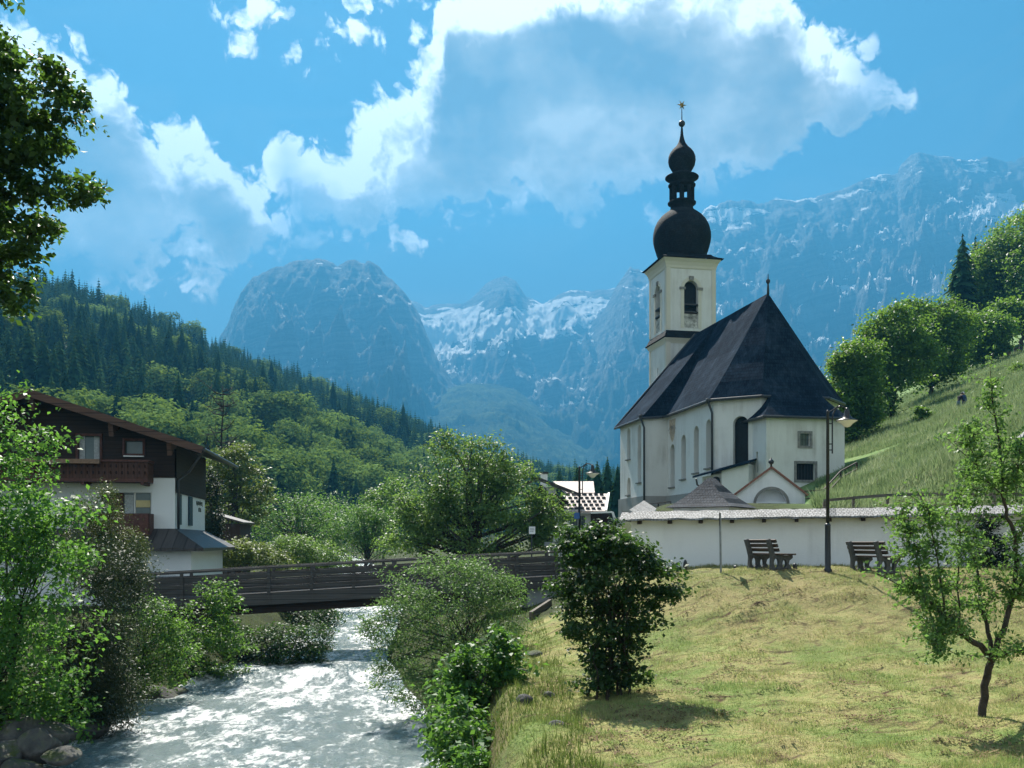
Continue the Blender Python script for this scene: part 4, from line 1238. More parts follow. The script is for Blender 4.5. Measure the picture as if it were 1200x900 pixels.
# roof: top skin with an eave overhang and a boarded underside
rf = MB()
ov = .38
R0, R2, RW = C(0, 0, ZR), C(-9.6, 0, ZR), C(-15.0, 0, ZR)
a_ = C(2.2, -s1 - ov, ZE - .35); b_ = C(4.4 + ov, -2.75, ZE - .35); c_ = C(4.4 + ov, 2.45, ZE - .35); d_ = C(2.2, 4.75 + ov, ZE - .35)
n2 = C(-7.6, -s1 - ov, ZE - .35); n1 = C(-7.45, -7.25 - ov, 15.25); nw_ = C(-15.0, -7.25 - ov, 15.25)
n2r = C(-7.6, 4.75 + ov, ZE - .35); n1r = C(-7.45, 7.25 + ov, 15.25); nwr = C(-15.0, 7.25 + ov, 15.25)


def slope(a, b, c, d=None, n=6):
    """roof plane with a slight kick at the eave: a,b are the eave, c,d the ridge"""
    if d is None: d = c
    row = None
    for i in range(n + 1):
        f = i / n; dz = -.28 * math.sin(f * PI) * (1 - f)
        cur = (a.lerp(d, f) + Z3 * dz, b.lerp(c, f) + Z3 * dz)
        if row:
            if (cur[0] - cur[1]).length < 1e-4: rf.face(row[0], row[1], cur[0])
            else: rf.face(row[0], row[1], cur[1], cur[0])
        row = cur


slope(n2, a_, R0, R2); slope(a_, b_, R0); slope(b_, c_, R0); slope(c_, d_, R0); slope(d_, n2r, R2, R0)
slope(n1, n2, R2); slope(nw_, n1, R2, RW); slope(n2r, n1r, R2); slope(n1r, nwr, RW, R2)
rf.face(nw_, RW, nwr)
rf.build('roof', M['roof_shingle'], ch)
so_ = MB(); dn = Vector((0, 0, -.06))
so_.face(*[q + dn for q in (a_, b_, c_, d_, n2r, n2)]); so_.face(*[q + dn for q in (n1, n2, n2r, n1r, nwr, nw_)])
so_.build('eave_boards', M['dark_timber'], ch)
gt = MB()
for q in ((nw_, n1), (n1, n2), (n2, a_), (a_, b_), (b_, c_), (c_, d_), (d_, n2r)):
    gt.tube([q[0] - Z3 * .06, q[1] - Z3 * .06], .11, 8)
gt.tube([nw_, RW], .09, 6)
gt.build('gutter', M['dark_metal'], ch)
fin = MB(); fin.lathe(R0, [(.10, -.1), (.08, .5), (.06, .7), (.16, .85), (.16, 1.0), (.05, 1.1), (.03, 1.45), (.0, 1.5)], 10); fin.build('finial', M['iron'], ch, smooth=True)
for q0, off in ((C(2.06, -s1 - .12, 0), CE * .05), (C(-7.7, -7.25 - .10, 0), CE * .08)):
    dp = MB(); top = 15.2
    dp.tube([q0 - CS * .3 + Z3 * (top + .25) + off, q0 - CS * .25 + Z3 * (top - .1) + off, q0 + Z3 * (top - .75) + off, q0 + Z3 * 6.6 + off], .085, 8)
    dp.lathe(tuple(q0 - CS * .28 + Z3 * (top - .05) + off), [(.12, 0), (.2, .22), (.2, .35)], 8)
    dp.build('downpipe', M['dark_metal'], ch, smooth=True)

# ---- sacristy
sa = thing('sacristy', None, None, tuple(C(5, 0, 7))); sa.parent = ch; sa.location = Vector(LOC[sa.name]) - LOC[ch.name]
SA = [(3.0, -3.08), (6.2, -3.08), (6.2, 2.85), (3.0, 2.85)]
wall = MB(); zs = 13.85
hs = [rect(1.55, 1.85, 9.9, 11.4)]
Ps = wall_run(SA[0], SA[1], ZB, zs, hs, .3)
hf = [rect(2.52, 3.28, 11.75, 12.6), rect(2.25, 3.65, 9.35, 10.5)]
Pf = wall_run(SA[1], SA[2], ZB, zs, hf, .3); wall_run(SA[2], SA[3], ZB, zs)
o_ = wall.build('sacristy_wall', M['church_plaster'], sa)
pane(*Ps[:3], hs[0], 'shutter_dark', 'window', sa, .28)
for i, h in enumerate(hf):
    w_ = pane(*Pf[:3], h, 'window_glass' if i == 0 else 'shutter_dark', 'window', sa, .24)
    P, u, inn = Pf[:3]; fr = MB(); (x0, z0), (x1, _), (_, z1), _ = h
    g_ = .17
    for a, b in (((x0 - g_, z0 - g_ / 2), (x1 + g_, z0 - g_ / 2)), ((x0 - g_, z1 + g_ / 2), (x1 + g_, z1 + g_ / 2))):
        fr.bar(P + u * a[0] + Z3 * a[1] - inn * .02, P + u * b[0] + Z3 * b[1] - inn * .02, .07, g_)
    for xx in (x0 - g_ / 2, x1 + g_ / 2):
        fr.bar(P + u * xx + Z3 * z0 - inn * .02, P + u * xx + Z3 * z1 - inn * .02, .07, g_, up=tuple(u))
    fr.build('stone_surround', M['stone_trim'], sa)
    br = MB()
    for k in range(1, 3 if i == 0 else 6):
        xx = x0 + (x1 - x0) * k / (3 if i == 0 else 6); br.bar(P + u * xx + Z3 * z0 + inn * .14, P + u * xx + Z3 * z1 + inn * .14, .025, .025, up=tuple(u))
    if i == 0: br.bar(P + u * x0 + Z3 * (z0 + z1) / 2 + inn * .14, P + u * x1 + Z3 * (z0 + z1) / 2 + inn * .14, .025, .025)
    br.build('bars', M['iron'], sa)
rf = MB(); o2 = .35
e0, e1, e2, e3 = C(2.7, -3.08 - o2, zs - .1), C(6.2 + o2, -3.08 - o2, zs - .1), C(6.2 + o2, 2.85 + o2, zs - .1), C(2.7, 2.85 + o2, zs - .1)
t0, t1 = C(4.0, -1.3, 16.5), C(4.0, 1.1, 16.5)
slope(e1, e2, t1, t0); slope(e0, e1, t0); slope(e2, e3, t1)
rf.build('sacristy_roof', M['roof_shingle'], sa)
gt = MB(); gt.tube([e0 - Z3 * .06, e1 - Z3 * .06], .10, 8); gt.tube([e1 - Z3 * .06, e2 - Z3 * .06], .10, 8); gt.tube([e2 - Z3 * .06, e3 - Z3 * .06], .10, 8)
gt.face(e0 - Z3 * .1, e1 - Z3 * .1, e2 - Z3 * .1, e3 - Z3 * .1); gt.build('sacristy_gutter', M['dark_metal'], sa)

# ---- lean-to porch against the choir
po = thing('porch', None, None, tuple(PAB + uAB * 1.5 + Z3 * 7)); po.parent = ch; po.location = LOC[po.name] - LOC[ch.name]
oAB = -iAB
rf = MB(); q = lambda a, o, z: PAB + uAB * a + oAB * o + Z3 * z
rf.prism([q(-.9, -.05, 9.95), q(3.35, -.05, 10.9), q(3.35, 1.9, 10.55), q(-.9, 1.9, 9.6)], (0, 0, .14)); rf.build('porch_roof', M['roof_shingle'], po)
w_ = MB(); w_.prism([q(1.15, 1.55, ZB), q(3.1, 1.55, ZB), q(3.1, 1.55, 10.5), q(1.15, 1.55, 10.05)], -oAB * 1.6); w_.build('porch_wall', M['church_plaster'], po)
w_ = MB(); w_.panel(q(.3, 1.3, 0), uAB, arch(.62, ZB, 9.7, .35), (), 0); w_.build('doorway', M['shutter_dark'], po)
w_ = MB(); w_.prism([q(-.4, 1.2, ZB), q(1.15, 1.2, ZB), q(1.15, 1.2, 9.95), q(-.4, 1.2, 9.7)], -oAB * 1.1); w_.build('porch_wall', M['church_plaster'], po)
w_ = MB(); w_.bar(q(-.15, 1.3, 8.2), q(-.15, 1.3, 9.5), .08, .08, up=tuple(uAB)); w_.bar(q(-.45, 1.3, 9.05), q(.15, 1.3, 9.05), .08, .08); w_.build('crucifix', M['dark_timber'], po)
w_ = MB(); w_.tube([q(-.95, 1.0, 9.6), q(-.98, .7, 9.2), q(-.7, .3, 8.9), q(-.5, .2, 8.4)], .07, 7); w_.build('downpipe', M['dark_metal'], po, smooth=True)

# ---- tower
tw = thing('tower', None, None, tuple(C(-18.4, 0, 7))); tw.parent = ch; tw.location = LOC[tw.name] - LOC[ch.name]
TW = 2.38; TC = -18.4
wall = MB(); cor = [(TC - TW, TW), (TC - TW, -TW), (TC + TW, -TW), (TC + TW, TW)]
WZ0, WZ1 = 24.75, 29.15
opn = []
for i in range(4):
    a, b = cor[i], cor[(i + 1) % 4]
    h = arch(1.36, WZ0, WZ1, TW); sl = rect(TW - .12, TW + .12, 19.6, 21.4)
    opn.append(wall_run(a, b, ZB, 31.2, [h, sl], .55) + (h, sl))
wall.build('tower_wall', M['church_plaster'], tw)
for P, u, inn, L, h, sl in opn:
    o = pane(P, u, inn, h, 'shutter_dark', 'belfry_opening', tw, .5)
    lv = MB()
    for z in (26.25, 26.95): lv.bar(P + u * (TW - .68) + Z3 * z + inn * .2, P + u * (TW + .68) + Z3 * z + inn * .2, .5, .14)
    lv.build('louvre', M['iron'], o)
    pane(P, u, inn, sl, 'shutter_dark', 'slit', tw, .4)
    rl = MB(); rl.panel(P + inn * .06, u, rect(TW - .68, TW + .68, WZ0, 26.1)); rl.build('carved_panel', M['relief'], o)
    ar = MB(); n = 14; r0_, r1_ = .69, 1.0; zc = WZ1 - .68
    for k in range(n):
        a0, a1 = PI * k / n, PI * (k + 1) / n
        q_ = lambda r, a, d=0: P + u * (TW + r * math.cos(a)) + Z3 * (zc + r * math.sin(a)) - inn * d
        ar.face(q_(r0_, a0, .05), q_(r1_, a0, .05), q_(r1_, a1, .05), q_(r0_, a1, .05)); ar.face(q_(r1_, a0, .05), q_(r1_, a1, .05), q_(r1_, a1), q_(r1_, a0))
    for sg in (-1, 1):
        ar.bar(P + u * (TW + sg * .845) + Z3 * WZ0 - inn * .02, P + u * (TW + sg * .845) + Z3 * zc - inn * .02, .06, .31, up=tuple(u))
    ar.build('surround', M['cream_trim'], o)
    im = MB()
    for sg in (-1, 1): im.bar(P + u * (TW + sg * .845 - .28) + Z3 * (zc - .05) - inn * .06, P + u * (TW + sg * .845 + .28) + Z3 * (zc - .05) - inn * .06, .14, .22)
    im.bar(P + u * (TW - .22) + Z3 * (WZ1 + .22) - inn * .06, P + u * (TW + .22) + Z3 * (WZ1 + .22) - inn * .06, .14, .36)
    im.build('impost', M['stone_trim'], o)
pi_ = MB()
for i in range(4):
    a, b = cor[i], cor[(i + 1) % 4]; Pa, Pb = C(*a, 0), C(*b, 0); uu = (Pb - Pa).normalized(); oo = Vector((uu.y, -uu.x, 0))
    for z0, z1 in ((24.6, 30.3), (9, 23.4)):
        for q0 in (Pa + uu * .18, Pb - uu * .18): pi_.bar(q0 + Z3 * z0 + oo * .03, q0 + Z3 * z1 + oo * .03, .06, .36, up=tuple(uu))
pi_.build('corner_pilaster', M['cream_trim'], tw)
cn = MB()


def sq_ring(prof):
    rows = [[C(TC + x * r, y * r, z) for x, y in ((-1, -1), (1, -1), (1, 1), (-1, 1))] for r, z in prof]
    for A1, B1 in zip(rows, rows[1:]):
        for i in range(4): cn.face(A1[i], A1[(i + 1) % 4], B1[(i + 1) % 4], B1[i])


sq_ring([(2.40, 30.2), (2.45, 30.3), (2.48, 30.5), (2.60, 30.8), (2.76, 31.0), (2.79, 31.12), (2.3, 31.16)]); cn.build('cornice', M['cream_trim'], tw)
cn = MB(); sq_ring([(2.40, 23.3), (2.45, 23.45), (2.62, 23.7), (2.63, 23.78), (2.3, 23.8)]); cn.build('string_course', M['cream_trim'], tw)
cn = MB(); sq_ring([(2.38, 24.5), (2.62, 24.0), (2.74, 23.86), (2.74, 23.8), (2.38, 23.8)]); cn.build('skirt', M['dome_shingle'], tw)
k = 1 / 46.4
zy = lambda yc: EYE + (635 - (100 + yc / 3.75)) / 12.366
TCc = C(TC, 0, 0)
cn = MB(); sq_ring([(2.96, 31.13), (2.98, 31.2), (2.55, 31.38), (2.2, 31.6), (2.1, 31.75)]); cn.build('dome_skirt', M['dome_shingle'], tw)
# big onion
dm = MB(); prof = [(2.16, 776), (2.26, 758), (2.42, 736), (2.58, 712), (2.69, 690), (2.73, 670), (2.70, 648), (2.56, 622), (2.3, 598), (1.95, 578), (1.55, 563), (1.25, 553), (1.08, 545), (1.05, 530), (1.06, 525), (1.32, 521), (1.34, 516), (1.15, 511)]
dm.lathe((0, 0, 0), [(r, zy(y)) for r, y in prof], 32); dm.v = [v + Vector((TCc.x, TCc.y, 0)) for v in dm.v]; dm.build('onion_dome', M['dome_shingle'], tw, smooth=True)
# lantern: eight posts round an open core
lm = MB()
for i in range(8):
    a = 2 * PI * (i + .5) / 8 + .19; c2 = TCc + Vector((math.cos(a), math.sin(a), 0)) * .98
    lm.tube([c2 + Z3 * zy(515), c2 + Z3 * zy(440)], .20, 8)
    a2 = a + PI / 8; d2 = TCc + Vector((math.cos(a2), math.sin(a2), 0)) * .93
    tgt = Vector((-math.sin(a2), math.cos(a2), 0))
    lm.bar(d2 - tgt * .36 + Z3 * zy(446), d2 + tgt * .36 + Z3 * zy(446), .2, .3); lm.bar(d2 - tgt * .36 + Z3 * zy(511), d2 + tgt * .36 + Z3 * zy(511), .2, .16)
lm.build('lantern', M['dome_shingle'], tw, smooth=False)
sm = MB(); prof = [(1.15, 448), (1.28, 443), (1.3, 438), (1.1, 434), (1.1, 424), (1.2, 420), (1.58, 408), (1.58, 403), (1.1, 396), (.95, 388), (.84, 381), (1.02, 368), (1.22, 350), (1.3, 332), (1.27, 315), (1.14, 298), (.9, 283), (.62, 270), (.38, 255), (.24, 238), (.14, 215), (.09, 185), (.05, 165), (.035, 100), (.02, 85)]
sm.lathe((0, 0, 0), [(r, zy(y)) for r, y in prof], 24); sm.v = [v + Vector((TCc.x, TCc.y, 0)) for v in sm.v]; spi = sm.build('spire', M['dome_shingle'], tw, smooth=True)
bl = MB(); bl.lathe(tuple(TCc + Z3 * zy(167)), [(.31 * math.sin(PI * i / 10), -.31 * math.cos(PI * i / 10)) for i in range(1, 10)], 16); bl.build('ball', M['iron'], spi, smooth=True)
st = MB(); zc = zy(85); cc = TCc + Z3 * zc
pts = []
for i in range(12):
    a = PI * i / 6; r = .5 if i % 2 == 0 else .17
    pts.append(cc + CS * r * math.cos(a) + Z3 * r * math.sin(a))
for i in range(12):
    for d in (CE * .09, CE * -.09): st.face(pts[i], pts[(i + 1) % 12], cc + d)
st.build('star', M['gold'], spi)

# ================================================================== churchyard wall and what stands behind it
wl0, wl1 = at(741, 634, 33.0), at(1225, 634, 29.6)
wl1 = wl0.lerp(wl1, 1.4)
cw = thing('churchyard_wall', 'long white churchyard wall with a weathered shingle coping', 'wall', (wl0.x, wl0.y, 4.2))
du = (wl1 - wl0); du.z = 0; LW = du.length; du.normalize(); dn_ = Vector((du.y, -du.x, 0))     # dn_ faces the viewer
p0 = Vector((wl0.x, wl0.y, 0)); ztop = lambda f: 5.72 + .168 * f
w_ = MB()
NSEG = 14
q = lambda a, o, z: p0 + du * a + dn_ * o + Z3 * z
w_.prism([q(0, .22, 3.3), q(LW, .22, 3.3), q(LW, .22, ztop(1)), q(0, .22, ztop(0))], -dn_ * .44)
bk = Vector((.17, 1, 0)).normalized()          # the wall turns away at its left end
w_.prism([q(0, -.22, 3.3), q(0, -.22, 3.3) + bk * 14, q(0, -.22, ztop(0) + .9) + bk * 14, q(0, -.22, ztop(0))], du * .44)
w_.build('wall_face', M['wall_plaster'], cw)
rng = np.random.default_rng(5)
cp = MB(); n = 84
for side in (1, -1):
    rows = []
    for i in range(n + 1):
        f = i / n; a = -.35 + (LW + .5) * f; wob = .012 * rng.normal()
        rows.append((q(a, side * .62, ztop(f) - .03 + wob), q(a, side * .60, ztop(f) + .03 + wob), q(a, 0, ztop(f) + .29 + wob * .6)))
    for A1, B1 in zip(rows, rows[1:]):
        cp.face(A1[1], B1[1], B1[2], A1[2]); cp.face(A1[0], B1[0], B1[1], A1[1]); cp.face(A1[0], A1[0] - dn_ * side * .4, B1[0] - dn_ * side * .4, B1[0])
cp.face(q(-.35, .62, ztop(0) - .03), q(-.35, 0, ztop(0) + .29), q(-.35, -.62, ztop(0) - .03))
e_ = q(-.1, 0, ztop(0)); f_ = e_ + bk * 14 + Z3 * .9
for sd in (-1, 1): cp.face(e_ + du * sd * .6 - Z3 * .03, f_ + du * sd * .6 - Z3 * .03, f_ + Z3 * .36, e_ + Z3 * .36)
cp.build('coping', M['wall_shingle'], cw)
rt = MB()
for i in range(int(LW / 1.0) + 1):
    a = .3 + i * 1.0
    if a < LW: rt.bar(q(a, .2, ztop(a / LW) - .075), q(a, .54, ztop(a / LW) - .095), .12, .10)
rt.build('rafter_ends', M['dark_timber'], cw)

# pavilion with a swept hip roof
pc = at(834, 600, 41); pz = g1(pc.x, pc.y)
pv_ = thing('shingled_pavilion', 'small pavilion with a swept grey shingle hip roof behind the churchyard wall', 'pavilion', (pc.x, pc.y, pz))
ang = math.radians(33); ax = Vector((math.cos(ang), -math.sin(ang) * 1.0, 0)); ay = Vector((math.sin(ang), math.cos(ang), 0))
rf = MB(); ez, tz = 6.42, 7.66
rows = []
for f in (0, .2, .4, .6, .8, 1.0):
    r = 1.42 * (1 - f) + .04; zz = ez + (tz - ez) * (f ** 1.45 * .75 + f * .25)
    rg = .30 * f
    rows.append([Vector((pc.x, pc.y, 0)) + ax * (sx_ * r) + ay * (sy_ * (r + rg)) + Z3 * zz for sx_, sy_ in ((-1, -1), (1, -1), (1, 1), (-1, 1))])
for A1, B1 in zip(rows, rows[1:]):
    for i in range(4): rf.face(A1[i], A1[(i + 1) % 4], B1[(i + 1) % 4], B1[i])
rf.face(*rows[-1]); rf.face(*reversed([v - Z3 * .02 for v in rows[0]]))
rf.build('pavilion_roof', M['pavilion_shingle'], pv_)
w_ = MB(); w_.prism([Vector((pc.x, pc.y, 0)) + ax * (a * 1.2) + ay * (b * 1.2) + Z3 * (pz - .4) for a, b in ((-1, -1), (1, -1), (1, 1), (-1, 1))], (0, 0, ez - pz + .4)); w_.build('pavilion_wall', M['wall_plaster'], pv_)

# arched gable shrine
gc = at(902.5, 600, 50); gz = g1(gc.x, gc.y)
gs = thing('arched_shrine', 'white gabled shrine with a round arch and a cross on top behind the wall', 'shrine', (gc.x, gc.y, gz))
ux = Vector((.985, -.17, 0)); uy = Vector((.17, .985, 0)); O = Vector((gc.x, gc.y, 0)) - ux * 1.72
k_ = 50 / F; zap, zsh = EYE + (635 - 549) * k_, EYE + (635 - 578.5) * k_
w_ = MB(); outl = [(0, gz - .5), (3.44, gz - .5), (3.44, zsh), (1.78, zap), (0, zsh)]
hh = arch(1.52, gz + .1, EYE + (635 - 573.5) * k_, 1.78, 16)
w_.panel(O, ux, outl, [hh], .55, uy); 
for i in range(len(outl)):
    a, b = outl[i], outl[(i + 1) % len(outl)]; w_.face(O + ux * a[0] + Z3 * a[1], O + ux * b[0] + Z3 * b[1], O + ux * b[0] + Z3 * b[1] + uy * 1.4, O + ux * a[0] + Z3 * a[1] + uy * 1.4)
w_.face(*[O + ux * a + Z3 * b + uy * 1.4 for a, b in reversed(outl)])
w_.build('gable_wall', M['wall_plaster'], gs)
w_ = MB(); w_.panel(O + uy * .56, ux, hh); w_.build('niche', M['wall_plaster'], gs)
w_ = MB(); r0_, r1_, n = .765, .90, 16; zc = EYE + (635 - 573.5) * k_ - .76
for i in range(n):
    a0, a1 = PI * i / n, PI * (i + 1) / n; f = lambda r, a: O + ux * (1.78 + r * math.cos(a)) + Z3 * (zc + r * math.sin(a)) - uy * .035
    w_.face(f(r0_, a0), f(r1_, a0), f(r1_, a1), f(r0_, a1)); w_.face(f(r1_, a0), f(r1_, a1), f(r1_, a1) + uy * .035, f(r1_, a0) + uy * .035)
w_.build('arch_surround', M['stone_trim'], gs)
w_ = MB()
for a in ((-.14, zsh - .1), (3.58, zsh - .1)):
    w_.bar(O + ux * a[0] + Z3 * a[1] + uy * .65, O + ux * 1.78 + Z3 * (zap + .06) + uy * .65, 1.6, .10)
w_.build('coping', M['rust_tile'], gs)
w_ = MB(); tq = O + ux * 1.78 + Z3 * zap + uy * .1; w_.lathe(tuple(tq), [(.05, 0), (.05, .22), (.13, .27), (.15, .36), (.1, .44), (.04, .48), (.03, .56)], 10); w_.build('finial', M['iron'], gs, smooth=True)


# ---- rail fences
def rail_fence(name, label, pts, h, post_every=2.2, rails=1, m='fence_wood', top=.12, tilt=0):
    o = thing(name, label, 'fence', (pts[0][0], pts[0][1], g1(pts[0][0], pts[0][1])))
    P = [Vector((a, b, g1(a, b))) for a, b in pts]; rl = MB()
    for a, b in zip(P, P[1:]):
        for r in range(rails):
            z = Z3 * (h - .06 - r * h / max(rails, 1) * .9); rl.bar(a + z, b + z, .08, top)
    rl.build('rail', M[m], o)
    for a, b in zip(P, P[1:]):
        n = max(1, int((b - a).length / post_every))
        for i in range(n + (b == P[-1])):
            c2 = a.lerp(b, i / n); MB().bar(Vector((c2.x, c2.y, g1(c2.x, c2.y) - .3)), Vector((c2.x, c2.y, c2.z + h - .12)), .11, .11, up=(1, 0, 0)).build('post', M[m], o)
    return o


def gp(px, Y): return ((px - HX) / F * Y, Y)


def on_sight(px, py, h):
    """where a rail of height h on the slope is met in this direction"""
    Ys = np.arange(34.5, 70, .1); d = G((px - HX) / F * Ys, Ys) + h - (EYE + (HY - py) / F * Ys)
    i = int(np.argmin(np.abs(d))); j = np.where(d > 0)[0]
    return gp(px, float(Ys[j[0]] if len(j) else Ys[i]))


rail_fence('wooden_fence', 'low wooden rail fence along the foot of the meadow behind the wall', [on_sight(px_, py_, .95) for px_, py_ in ((966, 585), (1000, 582), (1040, 579), (1080, 578), (1120, 578), (1165, 578), (1215, 578))], .95)
rail_fence('stair_railing', 'dark handrail climbing beside the sacristy corner', [gp(940, 55), gp(965, 58), gp(985, 61), gp(1004, 63)], .95, rails=2, m='dark_timber', top=.07)
rail_fence('terrace_railing', 'dark railing at the foot of the church nave', [gp(758, 76), gp(786, 70)], 1.0, rails=2, m='dark_timber', top=.08)
# old posts at the top of the meadow
for i, (px, Y, h, w, lb, mm_) in enumerate(((1181, 158, 1.9, .75, 'rusty brown wooden gate post at the top of the meadow', 'red_brown_wood'), (1190, 156, 1.2, .45, 'short dark fence post between the rusty post and the tall one', 'dark_timber'), (1196, 154, 2.1, .5, 'tall dark fence post furthest up the meadow', 'dark_timber'))):
    a = gp(px, Y); z = g1(*a); o = MB(); b = Vector((a[0], a[1], z))
    o.prism([b + Vector((x_ * w / 2, y_ * .15, -.6)) for x_, y_ in ((-1, -1), (1, -1), (1, 1), (-1, 1))], (0.1, 0, h + .6)); o.bar(b + Vector((-w * .8, 0, h * .8)), b + Vector((w * .8, 0, h * .75)), .12, .2)
    tag(o.build('fence_post', M[mm_], loc=b), lb, 'fence post', 'old posts on the meadow')
# ================================================================== chalet
ca, sa_ = math.cos(math.radians(8)), math.sin(math.radians(8))
HD1, HD2 = Vector((-ca, -sa_, 0)), Vector((-sa_, ca, 0))      # along the front to the left, along the side to the back
H0 = Vector((-15.8, 46, 0))
Hh = lambda a, b, z: H0 + HD1 * a + HD2 * b + Z3 * z
cl_ = thing('alpine_chalet', 'alpine chalet with dark timber upper floor and white plaster walls', 'chalet', tuple(Hh(6, 4, 2)))
W_, D_h, ZT = 12.0, 8.2, 8.0
zroof = lambda a: 11.55 - abs(a - 6) * .328
hw = [rect(W_ - 3.05, W_ - 1.05, 5.35, 7.3)]        # french window; panel u runs from the left end to the corner
w_ = MB()
w_.panel(Hh(W_, 0, 0), -HD1, rect(0, W_, 4.4, ZT), hw, .3, HD2)
hs_ = [rect(.35, 1.35, 5.85, 7.3), rect(3.15, 4.2, 5.85, 7.3)]
w_.panel(Hh(0, 0, 0), HD2, rect(0, D_h, 4.4, ZT), [], .25, HD1)
w_.panel(Hh(0, D_h, 0), HD1, rect(0, W_, 1.0, ZT)); w_.panel(Hh(W_, D_h, 0), -HD2, rect(0, D_h, 1.0, ZT))
w_.build('white_wall', M['chalet_plaster'], cl_)
for i, r in enumerate(hw):
    fr = MB(); fr.panel(Hh(W_, .28, 0), -HD1, r); wn = fr.build('window', M['window_glass'], cl_)
    fr = MB(); (x0, z0), (x1, _), (_, z1), _ = r
    for xx in (x0 + .05, (x0 + x1) / 2 + .2, x1 - .05): fr.bar(Hh(W_ - xx, .24, z0), Hh(W_ - xx, .24, z1), .06, .07)
    fr.build('frame', M['white_paint'], wn)
    c_2 = MB(); c_2.panel(Hh(W_, .2, 0), -HD1, rect(x0 + .75, x0 + 1.15, z0, z1 - .1)); c_2.build('curtain', M['curtain'], wn)
    c_2 = MB(); c_2.panel(Hh(W_, .2, 0), -HD1, rect(x1 - .75, x1 - .1, 6.62, 6.95)); c_2.build('notice_board', M['sign_yellow'], wn)
    c_2 = MB(); c_2.panel(Hh(W_, .18, 0), -HD1, rect(x0 + .02, x0 + .7, z0, z1 - .02)); c_2.build('door_leaf', M['red_brown_wood'], wn)
# upper timber storey
w_ = MB()
w_.panel(Hh(W_, -.06, 0), -HD1, [(0, ZT), (W_, ZT), (W_, zroof(0)), (6, zroof(6)), (0, zroof(W_))], [rect(W_ - 4.33, W_ - 3.27, 8.6, 9.95), rect(W_ - 2.27, W_ - 1.37, 9.05, 9.75)], .2, HD2)
w_.panel(Hh(-.06, 0, 0), HD2, rect(0, D_h, ZT - .7, zroof(0)), (), 0)
w_.panel(Hh(0, D_h, 0), HD1, [(0, ZT), (W_, ZT), (W_, zroof(0)), (6, zroof(6)), (0, zroof(W_))]); w_.panel(Hh(W_, D_h, 0), -HD2, rect(0, D_h, ZT, zroof(0)))
w_.build('timber_wall', M['dark_timber'], cl_)
for r in ((3.27, 4.33, 8.6, 9.95), (1.37, 2.27, 9.05, 9.75)):
    fr = MB(); fr.panel(Hh(0, .1, 0), HD1, rect(*r)); wn = fr.build('window', M['window_glass'], cl_)
    fr = MB(); a0, a1, z0, z1 = r
    for aa in (a0, a1): fr.bar(Hh(aa, -.09, z0 - .06), Hh(aa, -.09, z1 + .06), .1, .12)
    for zz in (z0, z1): fr.bar(Hh(a0, -.09, zz), Hh(a1, -.09, zz), .1, .11)
    fr.build('frame', M['red_brown_wood'], wn)
    if r[0] > 3:
        fr = MB()
        for aa in (a0 + .12, a1 - .3): fr.panel(Hh(aa, .06, 0), HD1, rect(0, .24, z0 + .1, z1 - .05))
        fr.build('curtain', M['curtain'], wn)
    else: MB().bar(Hh(a0, -.1, z0 - .07), Hh(a1, -.1, z0 - .07), .16, .05).build('sill', M['white_paint'], wn)
# roof
rf = MB(); of, ob, os_ = -1.3, D_h + 1.6, 1.45
zr_ = lambda a: zroof(a) + .12
for a0, a1 in ((-os_, 6), (6, W_ + os_)):
    lo = [Hh(a0, of, zr_(a0)), Hh(a1, of, zr_(a1)), Hh(a1, ob, zr_(a1)), Hh(a0, ob, zr_(a0))]
    rf.prism(lo, (0, 0, .16))
rf.build('roof', M['skirt_roof'], cl_)
fb = MB()
for a0, a1 in ((-os_ - .02, 6), (6, W_ + os_ + .02)): fb.bar(Hh(a0, of - .05, zr_(a0) - .02), Hh(a1, of - .05, zr_(a1) - .02), .07, .34)
fb.build('bargeboard', M['fascia_wood'], cl_)
gt = MB(); gt.tube([Hh(-os_ - .06, of, zr_(-os_) + .03), Hh(-os_ - .06, ob, zr_(-os_) + .03)], .09, 8); gt.build('gutter', M['dark_metal'], cl_)
for a in (6, 2.6, .05, 9.4, 11.95):
    c_2 = MB(); z = zroof(a) - .02
    c_2.bar(Hh(a, -1.15, z - .1), Hh(a, .0, z - .1), .2, .24)
    c_2.prism([Hh(a - .1, -1.1, z - .22), Hh(a - .1, -1.0, z - .62), Hh(a - .1, -.75, z - .5), Hh(a - .1, -.5, z - .3), Hh(a - .1, -.3, z - .22)], HD1 * .2)
    c_2.build('purlin_bracket', M['fascia_wood'], cl_)
# balcony with cut-out boards
ba = MB(); ba.prism([Hh(.95, -1.25, 7.72), Hh(11.8, -1.25, 7.72), Hh(11.8, -.06, 7.72), Hh(.95, -.06, 7.72)], (0, 0, .14)); bal = ba.build('balcony', M['red_brown_wood'], cl_)
for (p_, q_) in (((.95, -1.2), (11.8, -1.2)), ((.95, -1.2), (.95, -.08))):
    P = Hh(*p_, 0); u = (Hh(*q_, 0) - P); L = u.length; u.normalize(); m_ = MB()
    hol = []
    for i in range(int(L / .25)):
        c0 = .125 + i * .25
        for (zz, hh_) in ((8.06, .16), (8.36, .16)): hol.append([(c0 + .028 * math.cos(k * PI / 3), zz + hh_ / 2 + hh_ / 2 * math.sin(k * PI / 3)) for k in range(6)])
    m_.panel(P, u, rect(0, L, 7.84, 8.62), hol, .04, Vector((-u.y, u.x, 0))); m_.build('balustrade', M['brown_board'], bal)
m_ = MB(); m_.bar(Hh(.9, -1.22, 8.68), Hh(11.8, -1.22, 8.68), .14, .09); m_.bar(Hh(.95, -1.2, 8.68), Hh(.95, -.08, 8.68), .12, .09); m_.build('handrail', M['red_brown_wood'], bal)
